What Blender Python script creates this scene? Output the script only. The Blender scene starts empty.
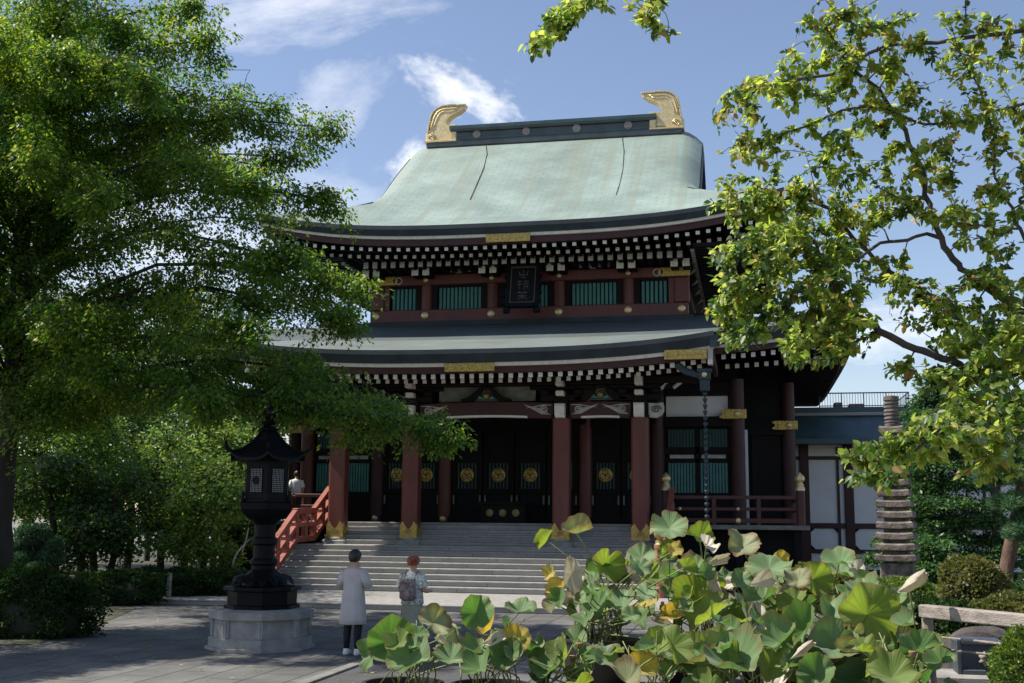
import bpy, bmesh, math, random
import numpy as np
from mathutils import Vector, Matrix
rng = np.random.default_rng(7)
random.seed(7)
scene = bpy.context.scene
COL = scene.collection
R = math.radians

# ------------------------------------------------------------------ camera
CF, CYAW, CPITCH, CROLL, CAMX, CAMH = 1153.69, 0.203263, 0.152507, 0.008432, 7.67, 2.08
def _axes():
    cy, sy, cp, sp = math.cos(CYAW), math.sin(CYAW), math.cos(CPITCH), math.sin(CPITCH)
    fw = np.array([-sy*cp, cy*cp, sp]); r = np.array([cy, sy, 0.0]); u = np.cross(r, fw)
    c, s = math.cos(CROLL), math.sin(CROLL)
    return r*c+u*s, -r*s+u*c, fw
AR, AU, AF = _axes()
CO = np.array([CAMX, 0.0, CAMH])
def at(px, py, Y=None, Z=None, X=None):
    """a survey point: where the sight line of a spot in the photo meets the plane Y (or Z or X)"""
    d = AF+AR*(px-512)/CF+AU*(341.5-py)/CF
    t = (Y-CO[1])/d[1] if Y is not None else ((Z-CO[2])/d[2] if Z is not None else (X-CO[0])/d[0])
    return CO+d*t
cam = bpy.data.cameras.new('camera'); camo = bpy.data.objects.new('camera', cam); COL.objects.link(camo)
cam.sensor_width = 36.0; cam.lens = 36.0*CF/1024; cam.clip_start = 0.1; cam.clip_end = 3000
camo.matrix_world = Matrix(((AR[0], AU[0], -AF[0], CO[0]), (AR[1], AU[1], -AF[1], CO[1]), (AR[2], AU[2], -AF[2], CO[2]), (0, 0, 0, 1)))
scene.camera = camo

# ------------------------------------------------------------------ light
SUN = Vector((-0.74, -0.09, 1.0)).normalized()
EL = math.asin(SUN.z); AZ = math.atan2(SUN.x, SUN.y)
world = bpy.data.worlds.new('World'); scene.world = world; world.use_nodes = True
def build_world():
    nt = world.node_tree; nt.nodes.clear()
    N = nt.nodes.new; L = nt.links.new
    out = N('ShaderNodeOutputWorld'); bg = N('ShaderNodeBackground'); bg.inputs[1].default_value = SKY
    sky = N('ShaderNodeTexSky'); sky.sky_type = 'NISHITA'; sky.sun_disc = False
    sky.sun_elevation = EL; sky.sun_rotation = AZ % (2*math.pi)
    sky.air_density = 1.0; sky.dust_density = 0.6; sky.ozone_density = 1.6
    tc = N('ShaderNodeTexCoord')
    def math_(op, a, b=None):
        n = N('ShaderNodeMath'); n.operation = op
        for i, v in enumerate((a, b)):
            if v is None: continue
            if isinstance(v, (int, float)): n.inputs[i].default_value = v
            else: L(v, n.inputs[i])
        return n.outputs[0]
    total = None
    for (px, py, ax, ay, ang, nsx, nsy, thr, gain) in CLOUDS:
        d = AF+AR*(px-512)/CF+AU*(341.5-py)/CF; d = Vector(d).normalized()
        e1 = Vector((d.y, -d.x, 0)).normalized(); e2 = e1.cross(d).normalized()*1.0
        if e2.z < 0: e2 = -e2
        f1 = e1*math.cos(ang)+e2*math.sin(ang); f2 = -e1*math.sin(ang)+e2*math.cos(ang)
        def dot(v):
            n = N('ShaderNodeVectorMath'); n.operation = 'DOT_PRODUCT'; L(tc.outputs['Generated'], n.inputs[0]); n.inputs[1].default_value = v
            return n.outputs['Value']
        a = dot(f1/ax*CF); b = dot(f2/ay*CF); front = dot(d)
        r2 = math_('ADD', math_('MULTIPLY', a, a), math_('MULTIPLY', b, b))
        fall = math_('POWER', 2.718, math_('MULTIPLY', r2, -1.0))
        fall = math_('MULTIPLY', fall, math_('GREATER_THAN', front, 0.3))
        cmb = N('ShaderNodeCombineXYZ'); L(math_('MULTIPLY', a, nsx), cmb.inputs[0]); L(math_('MULTIPLY', b, nsy), cmb.inputs[1]); cmb.inputs[2].default_value = px*0.37
        no = N('ShaderNodeTexNoise'); no.inputs['Scale'].default_value = 1.0; no.inputs['Detail'].default_value = 7; no.inputs['Roughness'].default_value = 0.62
        L(cmb.outputs[0], no.inputs['Vector'])
        v = math_('MULTIPLY', math_('SUBTRACT', math_('ADD', no.outputs[0], math_('MULTIPLY', fall, 0.55)), thr), gain)
        cl = N('ShaderNodeClamp'); L(v, cl.inputs[0])
        m = math_('MULTIPLY', cl.outputs[0], math_('MINIMUM', math_('MULTIPLY', fall, 2.2), 1.0))
        total = m if total is None else math_('MAXIMUM', total, m)
    mix = N('ShaderNodeMix'); mix.data_type = 'RGBA'
    hs = N('ShaderNodeMix'); hs.data_type = 'RGBA'; hs.blend_type = 'MULTIPLY'; hs.inputs[0].default_value = 1.0
    hs.inputs[7].default_value = SKYTINT
    L(sky.outputs[0], hs.inputs[6])
    L(total, mix.inputs[0]); L(hs.outputs[2], mix.inputs[6]); mix.inputs[7].default_value = CLOUDCOL
    L(mix.outputs[2], bg.inputs[0]); L(bg.outputs[0], out.inputs[0])
SKY = 0.108
SKYTINT = (1.11, 1.02, 1.01, 1)
CLOUDCOL = (7.6, 7.7, 8.1, 1)
CLOUDS = [  # sight direction x,y, half sizes, tilt, noise freq, threshold, gain
    (290, 12, 150, 34, 0.22, 1.6, 1.1, 0.74, 1.5),
    (330, 105, 95, 50, 0.5, 1.5, 1.2, 0.80, 1.1),
    (462, 92, 66, 22, -0.42, 2.6, 1.5, 0.66, 2.0),
    (410, 165, 26, 18, 0.9, 1.6, 1.5, 0.62, 2.0),
    (890, 330, 95, 40, 0.0, 1.6, 1.8, 0.78, 1.6),
    (150, 260, 260, 150, 0.0, 2.0, 2.5, 0.70, 1.2),
]
build_world()
sl = bpy.data.lights.new('sun', 'SUN'); sl.energy = 5.0; sl.angle = R(0.5); sl.color = (1.0, 0.94, 0.84)
so = bpy.data.objects.new('sun', sl); COL.objects.link(so); so.rotation_euler = SUN.to_track_quat('Z', 'Y').to_euler(); so.location = (0, 0, 40)
scene.view_settings.view_transform = 'Standard'; scene.view_settings.look = 'None'
scene.view_settings.exposure = 0.55; scene.view_settings.gamma = 1.0
scene.render.engine = 'CYCLES'
scene.cycles.max_bounces = 8; scene.cycles.transparent_max_bounces = 8
scene.cycles.use_denoising = True

# ------------------------------------------------------------------ materials
def mat(name, col, rough=0.6, metal=0.0, var=0.0, vscale=3.0, col2=None, bump=0.0, bscale=20.0, stretch=None, spec=0.5, detail=5.0):
    m = bpy.data.materials.new(name); m.use_nodes = True
    nt = m.node_tree; b = nt.nodes['Principled BSDF']; N = nt.nodes.new; L = nt.links.new
    b.inputs['Base Color'].default_value = (*col, 1); b.inputs['Roughness'].default_value = rough; b.inputs['Metallic'].default_value = metal
    b.inputs['Specular IOR Level'].default_value = spec
    tc = N('ShaderNodeTexCoord'); mp = N('ShaderNodeMapping'); L(tc.outputs['Object'], mp.inputs[0])
    if stretch: mp.inputs['Scale'].default_value = stretch
    if var > 0 or col2:
        no = N('ShaderNodeTexNoise'); no.inputs['Scale'].default_value = vscale; no.inputs['Detail'].default_value = detail; L(mp.outputs[0], no.inputs['Vector'])
        c2 = col2 or tuple(c*(1-var) for c in col)
        rp = N('ShaderNodeValToRGB'); rp.color_ramp.elements[0].position = 0.35; rp.color_ramp.elements[1].position = 0.68
        rp.color_ramp.elements[0].color = (*c2, 1); rp.color_ramp.elements[1].color = (*col, 1)
        L(no.outputs[0], rp.inputs[0]); L(rp.outputs[0], b.inputs['Base Color'])
    if bump > 0:
        n2 = N('ShaderNodeTexNoise'); n2.inputs['Scale'].default_value = bscale; n2.inputs['Detail'].default_value = 6; L(mp.outputs[0], n2.inputs['Vector'])
        bp = N('ShaderNodeBump'); bp.inputs['Strength'].default_value = bump; bp.inputs['Distance'].default_value = 0.02
        L(n2.outputs[0], bp.inputs['Height']); L(bp.outputs[0], b.inputs['Normal'])
    return m
def brickmat(name, c1, c2, mortar, bw, bh, scale=1.0, msize=0.012, rough=0.7, axes=(0, 1), offset=0.5, var=0.35, vscale=0.6, bump=0.35, metal=0.0, stain=None, fine=0.0):
    m = bpy.data.materials.new(name); m.use_nodes = True
    nt = m.node_tree; b = nt.nodes['Principled BSDF']; N = nt.nodes.new; L = nt.links.new
    b.inputs['Roughness'].default_value = rough; b.inputs['Metallic'].default_value = metal
    tc = N('ShaderNodeTexCoord'); sp = N('ShaderNodeSeparateXYZ'); L(tc.outputs['Object'], sp.inputs[0])
    cb = N('ShaderNodeCombineXYZ'); L(sp.outputs[axes[0]], cb.inputs[0]); L(sp.outputs[axes[1]], cb.inputs[1])
    br = N('ShaderNodeTexBrick'); L(cb.outputs[0], br.inputs['Vector'])
    br.inputs['Color1'].default_value = (*c1, 1); br.inputs['Color2'].default_value = (*c2, 1); br.inputs['Mortar'].default_value = (*mortar, 1)
    br.inputs['Scale'].default_value = scale; br.inputs['Mortar Size'].default_value = msize; br.inputs['Brick Width'].default_value = bw; br.inputs['Row Height'].default_value = bh
    br.inputs['Mortar Smooth'].default_value = 0.3; br.offset = offset
    no = N('ShaderNodeTexNoise'); no.inputs['Scale'].default_value = vscale; no.inputs['Detail'].default_value = 8; no.inputs['Roughness'].default_value = 0.6; L(tc.outputs['Object'], no.inputs['Vector'])
    mr = N('ShaderNodeMapRange'); mr.inputs[1].default_value = 0.3; mr.inputs[2].default_value = 0.75; mr.inputs[3].default_value = 1-var; mr.inputs[4].default_value = 1.05
    L(no.outputs[0], mr.inputs[0])
    mx = N('ShaderNodeMix'); mx.data_type = 'RGBA'; mx.blend_type = 'MULTIPLY'; mx.inputs[0].default_value = 1
    L(br.outputs[0], mx.inputs[6]); L(mr.outputs[0], mx.inputs[7]); res = mx.outputs[2]
    if stain:
        n3 = N('ShaderNodeTexNoise'); n3.inputs['Scale'].default_value = 1.0; n3.inputs['Detail'].default_value = 6
        mp = N('ShaderNodeMapping'); mp.inputs['Scale'].default_value = stain[1]; L(tc.outputs['Object'], mp.inputs[0]); L(mp.outputs[0], n3.inputs['Vector'])
        m3 = N('ShaderNodeMapRange'); m3.inputs[1].default_value = 0.52; m3.inputs[2].default_value = 0.75; m3.inputs[4].default_value = stain[2]; L(n3.outputs[0], m3.inputs[0])
        x3 = N('ShaderNodeMix'); x3.data_type = 'RGBA'; L(m3.outputs[0], x3.inputs[0]); L(res, x3.inputs[6]); x3.inputs[7].default_value = (*stain[0], 1); res = x3.outputs[2]
    L(res, b.inputs['Base Color'])
    n2 = N('ShaderNodeTexNoise'); n2.inputs['Scale'].default_value = 30; n2.inputs['Detail'].default_value = 6; L(tc.outputs['Object'], n2.inputs['Vector'])
    ad = N('ShaderNodeMath'); ad.operation = 'MULTIPLY_ADD'; L(n2.outputs[0], ad.inputs[0]); ad.inputs[1].default_value = 0.35+fine
    iv = N('ShaderNodeMath'); iv.operation = 'SUBTRACT'; iv.inputs[0].default_value = 1; L(br.outputs['Fac'], iv.inputs[1]); L(iv.outputs[0], ad.inputs[2])
    bp = N('ShaderNodeBump'); bp.inputs['Strength'].default_value = bump; bp.inputs['Distance'].default_value = 0.015; L(ad.outputs[0], bp.inputs['Height']); L(bp.outputs[0], b.inputs['Normal'])
    return m
def leafmat(name, cols, trans, tfac=0.45, rough=0.45, clump=0.6, spec=0.4, back=None):
    """leaf blades: colour drawn per leaf, light comes through"""
    m = bpy.data.materials.new(name); m.use_nodes = True
    nt = m.node_tree; b = nt.nodes['Principled BSDF']; N = nt.nodes.new; L = nt.links.new; out = nt.nodes['Material Output']
    b.inputs['Roughness'].default_value = rough; b.inputs['Specular IOR Level'].default_value = spec
    ge = N('ShaderNodeNewGeometry'); tc = N('ShaderNodeTexCoord')
    no = N('ShaderNodeTexNoise'); no.inputs['Scale'].default_value = clump; no.inputs['Detail'].default_value = 2; L(tc.outputs['Object'], no.inputs['Vector'])
    mm = N('ShaderNodeMath'); mm.operation = 'MULTIPLY_ADD'; L(no.outputs[0], mm.inputs[0]); mm.inputs[1].default_value = 0.9; mm.inputs[2].default_value = -0.45
    ad = N('ShaderNodeMath'); ad.operation = 'ADD'; L(ge.outputs['Random Per Island'], ad.inputs[0]); L(mm.outputs[0], ad.inputs[1]); ad.use_clamp = True
    def ramp(cs):
        rp = N('ShaderNodeValToRGB'); el = rp.color_ramp.elements
        while len(el) < len(cs): el.new(0.5)
        for i, c in enumerate(cs):
            el[i].position = i/(len(cs)-1) if len(c) == 3 else c[3]; el[i].color = (*c[:3], 1)
        L(ad.outputs[0], rp.inputs[0]); return rp.outputs[0]
    L(ramp(cols), b.inputs['Base Color'])
    if back:
        mb = N('ShaderNodeMix'); mb.data_type = 'RGBA'; L(ge.outputs['Backfacing'], mb.inputs[0]); L(ramp(cols), mb.inputs[6]); mb.inputs[7].default_value = (*back, 1); L(mb.outputs[2], b.inputs['Base Color'])
    tr = N('ShaderNodeBsdfTranslucent'); L(ramp(trans), tr.inputs['Color'])
    mx = N('ShaderNodeMixShader'); mx.inputs[0].default_value = tfac
    L(b.outputs[0], mx.inputs[1]); L(tr.outputs[0], mx.inputs[2]); L(mx.outputs[0], out.inputs['Surface'])
    return m

M = {}
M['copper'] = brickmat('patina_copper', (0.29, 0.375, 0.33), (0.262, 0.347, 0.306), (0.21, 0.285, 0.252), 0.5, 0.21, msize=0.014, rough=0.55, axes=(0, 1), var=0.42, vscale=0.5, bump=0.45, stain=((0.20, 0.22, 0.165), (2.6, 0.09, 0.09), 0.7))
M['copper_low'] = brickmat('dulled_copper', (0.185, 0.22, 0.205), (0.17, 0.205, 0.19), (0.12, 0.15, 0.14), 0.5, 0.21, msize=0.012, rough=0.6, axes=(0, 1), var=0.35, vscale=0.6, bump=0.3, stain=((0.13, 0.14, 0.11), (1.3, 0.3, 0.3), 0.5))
M['copper_dim'] = brickmat('shade_toned_copper', (0.10, 0.125, 0.125), (0.09, 0.115, 0.115), (0.065, 0.085, 0.085), 0.5, 0.21, msize=0.012, rough=0.7, axes=(0, 1), var=0.35, vscale=0.6, bump=0.3)  # lower roof copper, darkened: the upper eave's shade is put into its colour
M['ink'] = mat('faded_gilt_ink', (0.075, 0.07, 0.05), 0.6)
M['copper_edge'] = mat('dark_eave_copper', (0.028, 0.040, 0.048), 0.6, 0, 0.4, 2.0, spec=0.35, bump=0.2, bscale=9)
M['copper_side'] = mat('aged_blue_copper', (0.055, 0.105, 0.115), 0.5, 0, 0.35, 1.5)
M['ridge'] = mat('ridge_copper', (0.065, 0.082, 0.088), 0.5, 0, 0.35, 2)
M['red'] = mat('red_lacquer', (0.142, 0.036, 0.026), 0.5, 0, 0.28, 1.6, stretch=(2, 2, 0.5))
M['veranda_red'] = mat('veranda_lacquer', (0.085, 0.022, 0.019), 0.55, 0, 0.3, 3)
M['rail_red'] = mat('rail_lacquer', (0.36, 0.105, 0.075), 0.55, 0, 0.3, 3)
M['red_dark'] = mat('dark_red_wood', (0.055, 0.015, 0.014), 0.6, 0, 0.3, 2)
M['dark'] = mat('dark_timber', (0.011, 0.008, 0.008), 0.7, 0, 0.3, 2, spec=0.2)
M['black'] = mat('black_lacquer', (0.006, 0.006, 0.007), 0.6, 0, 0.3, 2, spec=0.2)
M['white'] = mat('white_paint', (0.74, 0.71, 0.64), 0.6, 0, 0.18, 8)
M['frieze'] = mat('faded_frieze_board', (0.20, 0.22, 0.18), 0.7, 0, 0.4, 5)
M['cream'] = mat('weathered_white', (0.50, 0.49, 0.44), 0.7, 0, 0.3, 5)
M['plaster'] = mat('white_plaster', (0.78, 0.78, 0.78), 0.85, 0, 0.10, 1.2)
M['gold'] = mat('gilt_bronze', (0.82, 0.64, 0.33), 0.42, 0.6, 0.25, 9, bump=0.5, bscale=22)
M['gold_flat'] = mat('gilt_plate', (0.62, 0.44, 0.12), 0.42, 0.5, 0.45, 14, bump=0.6, bscale=30)
M['gold_dull'] = mat('dull_gilt', (0.34, 0.25, 0.09), 0.5, 0.3, 0.3, 10)
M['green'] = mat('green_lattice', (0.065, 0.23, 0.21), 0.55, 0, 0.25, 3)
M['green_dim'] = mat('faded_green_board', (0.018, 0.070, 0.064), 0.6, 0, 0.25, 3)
M['granite'] = brickmat('granite_steps', (0.385, 0.375, 0.35), (0.31, 0.305, 0.29), (0.10, 0.09, 0.08), 1.55, 0.145, msize=0.007, axes=(0, 2), var=0.25, vscale=1.3, bump=0.2)
M['granite_plain'] = mat('granite', (0.34, 0.33, 0.305), 0.75, 0, 0.3, 6, bump=0.3, bscale=60)
M['tower'] = mat('weathered_tower_stone', (0.235, 0.195, 0.165), 0.9, 0, 0.65, 7, bump=0.6, bscale=25)
M['paving'] = brickmat('flagstone_paving', (0.185, 0.18, 0.17), (0.14, 0.138, 0.13), (0.055, 0.052, 0.048), 1.2, 0.6, msize=0.018, axes=(1, 0), var=0.6, vscale=0.9, bump=0.4, rough=0.8)
M['asphalt'] = mat('grey_asphalt', (0.085, 0.085, 0.085), 0.9, 0, 0.3, 3, bump=0.5, bscale=120)
M['kerb'] = mat('kerb_stone', (0.24, 0.23, 0.21), 0.8, 0, 0.4, 4, bump=0.3, bscale=40)
M['soil'] = mat('garden_soil', (0.075, 0.06, 0.042), 0.95, 0, 0.5, 4, col2=(0.035, 0.045, 0.02), bump=0.8, bscale=15)
M['gravel'] = mat('temple_gravel', (0.23, 0.215, 0.19), 0.95, 0, 0.4, 8, bump=0.8, bscale=50)
M['bronze'] = mat('black_bronze', (0.007, 0.008, 0.010), 0.45, 0.0, 0.4, 5, bump=0.3, bscale=30, spec=0.12)
M['lattice_light'] = mat('lattice_backing', (0.75, 0.78, 0.78), 0.6)
M['bark'] = mat('dark_bark', (0.034, 0.027, 0.022), 0.9, 0, 0.55, 5, bump=1.0, bscale=14, stretch=(1, 1, 0.35))
M['bark_grey'] = mat('grey_bark', (0.10, 0.085, 0.072), 0.9, 0, 0.5, 6, bump=0.9, bscale=20, stretch=(1, 1, 0.4))
M['bark_pine'] = mat('pine_bark', (0.16, 0.095, 0.07), 0.95, 0, 0.5, 7, bump=1.0, bscale=18, stretch=(1, 1, 0.5))
M['wood_grey'] = mat('weathered_grey_wood', (0.34, 0.295, 0.265), 0.85, 0, 0.45, 3, bump=0.5, bscale=12, stretch=(0.25, 3, 6))
M['tub'] = mat('dark_tub', (0.03, 0.024, 0.022), 0.55, 0, 0.4, 6, bump=0.3)
M['rock'] = mat('garden_rock', (0.085, 0.07, 0.068), 0.9, 0, 0.5, 3, bump=1.0, bscale=9)
M['iron'] = mat('painted_iron', (0.10, 0.11, 0.125), 0.5, 0.3)
M['steel'] = mat('slate_box_metal', (0.075, 0.095, 0.125), 0.5, 0.2, 0.3, 6)
M['patina_chain'] = mat('blue_patina', (0.032, 0.056, 0.068), 0.6, 0.1, 0.35, 12)
M['skin'] = mat('skin', (0.52, 0.32, 0.23), 0.55)
M['hair_black'] = mat('black_hair', (0.012, 0.010, 0.010), 0.4, bump=0.5, bscale=60, stretch=(1, 1, 0.15))
M['hair_red'] = mat('auburn_hair', (0.30, 0.075, 0.03), 0.45, 0, 0.5, 20, bump=0.5, bscale=60)
M['linen'] = mat('grey_linen', (0.52, 0.485, 0.47), 0.9, 0, 0.14, 5, bump=1.0, bscale=9)
M['leggings'] = mat('black_leggings', (0.012, 0.012, 0.015), 0.8)
M['shoe'] = mat('white_shoe', (0.72, 0.71, 0.70), 0.6)
M['floral'] = mat('floral_cotton', (0.74, 0.74, 0.70), 0.9, 0, 0.1, 26, col2=(0.26, 0.31, 0.25), detail=2)
M['pack'] = mat('patterned_pack', (0.36, 0.29, 0.27), 0.85, 0, 0.1, 18, col2=(0.16, 0.11, 0.11), detail=3, bump=0.4, bscale=30)
M['sage'] = mat('sage_trousers', (0.33, 0.34, 0.26), 0.9, 0, 0.2, 8)
M['shirt_white'] = mat('white_shirt', (0.74, 0.77, 0.82), 0.85)
M['navy'] = mat('navy_trousers', (0.02, 0.022, 0.035), 0.85)
M['eye'] = mat('dark_eye', (0.01, 0.008, 0.007), 0.2)
M['lip'] = mat('lip', (0.36, 0.14, 0.12), 0.5)
M['concrete'] = mat('grey_concrete', (0.34, 0.35, 0.36), 0.85, 0, 0.15, 1.0)
M['water'] = mat('tub_water', (0.02, 0.025, 0.018), 0.08)
M['leaf_maple'] = leafmat('fine_green_leaf', [(0.020, 0.062, 0.012), (0.040, 0.105, 0.016), (0.11, 0.18, 0.022)], [(0.08, 0.25, 0.02), (0.18, 0.38, 0.025), (0.62, 0.66, 0.06)], 0.47, clump=0.55)
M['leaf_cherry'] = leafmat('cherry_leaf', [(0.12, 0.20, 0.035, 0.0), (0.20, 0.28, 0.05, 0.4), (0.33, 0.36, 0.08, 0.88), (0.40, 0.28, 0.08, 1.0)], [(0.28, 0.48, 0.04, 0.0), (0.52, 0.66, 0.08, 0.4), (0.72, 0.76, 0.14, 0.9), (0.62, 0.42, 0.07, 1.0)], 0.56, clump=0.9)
M['leaf_cherry_dark'] = leafmat('shade_toned_cherry_leaf', [(0.035, 0.075, 0.02, 0.0), (0.06, 0.12, 0.025, 0.5), (0.095, 0.16, 0.03, 0.93), (0.24, 0.12, 0.03, 1.0)], [(0.06, 0.15, 0.025, 0.0), (0.10, 0.23, 0.03, 0.5), (0.20, 0.32, 0.04, 0.93), (0.5, 0.28, 0.05, 1.0)], 0.36, clump=0.25)  # darker copy of the cherry leaf, crown shade put into the colour
M['leaf_dark'] = leafmat('evergreen_leaf', [(0.014, 0.036, 0.010), (0.030, 0.075, 0.016), (0.055, 0.12, 0.02)], [(0.04, 0.12, 0.015), (0.10, 0.24, 0.025), (0.25, 0.36, 0.04)], 0.35, rough=0.35, clump=0.5)
M['leaf_pale'] = leafmat('pale_garden_leaf', [(0.05, 0.115, 0.024), (0.10, 0.20, 0.04), (0.20, 0.29, 0.07)], [(0.13, 0.30, 0.04), (0.28, 0.45, 0.06), (0.48, 0.58, 0.10)], 0.42, clump=0.5)
M['leaf_conifer'] = leafmat('conifer_needle', [(0.014, 0.048, 0.018), (0.032, 0.092, 0.026), (0.10, 0.19, 0.04)], [(0.03, 0.12, 0.025), (0.08, 0.21, 0.035), (0.24, 0.40, 0.06)], 0.28, clump=1.2)
M['leaf_pine'] = leafmat('pine_needle', [(0.035, 0.085, 0.045), (0.055, 0.125, 0.06), (0.09, 0.17, 0.07)], [(0.06, 0.17, 0.05), (0.12, 0.26, 0.07), (0.2, 0.34, 0.1)], 0.25, clump=1.5)
M['leaf_box'] = leafmat('box_leaf', [(0.045, 0.095, 0.018), (0.085, 0.155, 0.025), (0.15, 0.20, 0.035)], [(0.12, 0.24, 0.02), (0.24, 0.36, 0.04), (0.36, 0.42, 0.06)], 0.35, clump=2.0)
M['leaf_azalea'] = leafmat('azalea_leaf', [(0.05, 0.075, 0.018), (0.09, 0.11, 0.025), (0.15, 0.13, 0.04)], [(0.12, 0.2, 0.02), (0.24, 0.27, 0.04), (0.34, 0.26, 0.06)], 0.35, clump=2.0)
M['leaf_hedge'] = leafmat('hedge_leaf', [(0.008, 0.022, 0.007), (0.016, 0.042, 0.010), (0.035, 0.075, 0.015)], [(0.03, 0.09, 0.012), (0.06, 0.14, 0.018), (0.14, 0.22, 0.03)], 0.25, clump=1.6, spec=0.15, rough=0.6)
M['leaf_topiary'] = leafmat('topiary_leaf', [(0.025, 0.065, 0.035), (0.045, 0.105, 0.05), (0.07, 0.15, 0.06)], [(0.04, 0.13, 0.04), (0.08, 0.2, 0.06), (0.15, 0.28, 0.08)], 0.25, clump=2)
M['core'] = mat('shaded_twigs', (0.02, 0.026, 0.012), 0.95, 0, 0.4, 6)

# ------------------------------------------------------------------ mesh helpers
class MB:
    def __init__(s): s.v = []; s.f = []; s.m = []
    def add(s, vs, fs, mi=0):
        k = len(s.v); s.v.extend([tuple(map(float, p)) for p in vs])
        for f in fs: s.f.append(tuple(i+k for i in f)); s.m.append(mi)
        return s
    def box(s, x0, x1, y0, y1, z0, z1, mi=0, mtx=None, mfront=None):
        vs = [(x0, y0, z0), (x1, y0, z0), (x1, y1, z0), (x0, y1, z0), (x0, y0, z1), (x1, y0, z1), (x1, y1, z1), (x0, y1, z1)]
        if mtx is not None: vs = [tuple(mtx @ Vector(p)) for p in vs]
        s.add(vs, [(3, 2, 1, 0), (4, 5, 6, 7), (1, 2, 6, 5), (2, 3, 7, 6), (3, 0, 4, 7)], mi)
        s.add(vs, [(0, 1, 5, 4)], mi if mfront is None else mfront); return s
    def bevbox(s, x0, x1, y0, y1, z0, z1, b=0.02, mi=0, mtx=None):
        vs = []
        for z, e in ((z0, b), (z0+b, 0), (z1-b, 0), (z1, b)):
            vs += [(x0+b+e*0.7, y0+e, z), (x1-b-e*0.7, y0+e, z), (x1-e, y0+b+e*0.7, z), (x1-e, y1-b-e*0.7, z), (x1-b-e*0.7, y1-e, z), (x0+b+e*0.7, y1-e, z), (x0+e, y1-b-e*0.7, z), (x0+e, y0+b+e*0.7, z)]
        if mtx is not None: vs = [tuple(mtx @ Vector(p)) for p in vs]
        fs = [tuple(range(7, -1, -1)), tuple(range(24, 32))]
        for r in range(3):
            for i in range(8): fs.append((r*8+i, r*8+(i+1) % 8, (r+1)*8+(i+1) % 8, (r+1)*8+i))
        return s.add(vs, fs, mi)
    def tube(s, pts, rad, n=8, mi=0, cap=True, phase=0.0):
        pts = [Vector(p) for p in pts]
        if not hasattr(rad, '__len__'): rad = [rad]*len(pts)
        vs = []; up = Vector((0.13, 0.31, 0.94))
        for i, p in enumerate(pts):
            d = (pts[min(i+1, len(pts)-1)]-pts[max(i-1, 0)]).normalized()
            a = d.cross(up)
            if a.length < 1e-3: a = d.cross(Vector((1, 0, 0)))
            a.normalize(); b = d.cross(a)
            for k in range(n):
                t = 2*math.pi*k/n+phase; vs.append(p+a*(math.cos(t)*rad[i])+b*(math.sin(t)*rad[i]))
        fs = [(i*n+k, i*n+(k+1) % n, (i+1)*n+(k+1) % n, (i+1)*n+k) for i in range(len(pts)-1) for k in range(n)]
        if cap: fs += [tuple(range(n-1, -1, -1)), tuple(range((len(pts)-1)*n, len(pts)*n))]
        return s.add(vs, fs, mi)
    def lathe(s, prof, n=24, c=(0, 0, 0), mi=0, phase=0.0, rfun=None):
        vs = []
        for r, z in prof:
            for k in range(n):
                t = 2*math.pi*k/n+phase; rr = r*(rfun(t, z) if rfun else 1)
                vs.append((c[0]+rr*math.cos(t), c[1]+rr*math.sin(t), c[2]+z))
        fs = [(i*n+k, i*n+(k+1) % n, (i+1)*n+(k+1) % n, (i+1)*n+k) for i in range(len(prof)-1) for k in range(n)]
        fs += [tuple(range(n-1, -1, -1)), tuple(range((len(prof)-1)*n, len(prof)*n))]
        return s.add(vs, fs, mi)
    def prism(s, poly, y0, y1, mi=0, mtx=None, inset=0.0):
        """poly in (x, z), extruded from y0 to y1; inset shrinks both faces a little for a soft edge"""
        n = len(poly); cx = sum(p[0] for p in poly)/n; cz = sum(p[1] for p in poly)/n
        sh = [(cx+(p[0]-cx)*(1-inset), cz+(p[1]-cz)*(1-inset)) for p in poly]
        rows = [(y0, sh), (y0+(y1-y0)*0.18, poly), (y1-(y1-y0)*0.18, poly), (y1, sh)] if inset else [(y0, poly), (y1, poly)]
        vs = [(p[0], y, p[1]) for y, pl in rows for p in pl]
        if mtx is not None: vs = [tuple(mtx @ Vector(p)) for p in vs]
        fs = [tuple(range(n)), tuple(range(len(vs)-1, len(vs)-n-1, -1))]
        for r in range(len(rows)-1):
            for i in range(n): fs.append((r*n+(i+1) % n, r*n+i, (r+1)*n+i, (r+1)*n+(i+1) % n))
        return s.add(vs, fs, mi)
    def grid(s, P, mi=0):
        """P: rows of points"""
        nr, nc = len(P), len(P[0]); vs = [p for r in P for p in r]
        return s.add(vs, [(i*nc+j, i*nc+j+1, (i+1)*nc+j+1, (i+1)*nc+j) for i in range(nr-1) for j in range(nc-1)], mi)
    def build(s, name, mats, parent=None, smooth=False, loc=None):
        me = bpy.data.meshes.new(name); me.from_pydata(s.v, [], s.f)
        if not isinstance(mats, (list, tuple)): mats = [mats]
        for m in mats: me.materials.append(m)
        if any(s.m): me.polygons.foreach_set('material_index', s.m)
        if smooth: me.polygons.foreach_set('use_smooth', [True]*len(me.polygons))
        me.update(); return link(name, me, parent)
def link(name, me, parent=None):
    o = bpy.data.objects.new(name, me); COL.objects.link(o)
    if parent is not None:
        o.parent = parent
        o.matrix_parent_inverse = Matrix.Translation(-wloc(parent))
    return o
def wloc(o):
    v = Vector((0, 0, 0))
    while o is not None:
        v = v+o.location; 
        if o.parent is not None: v = v+o.matrix_parent_inverse.translation
        o = o.parent
    return v
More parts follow.
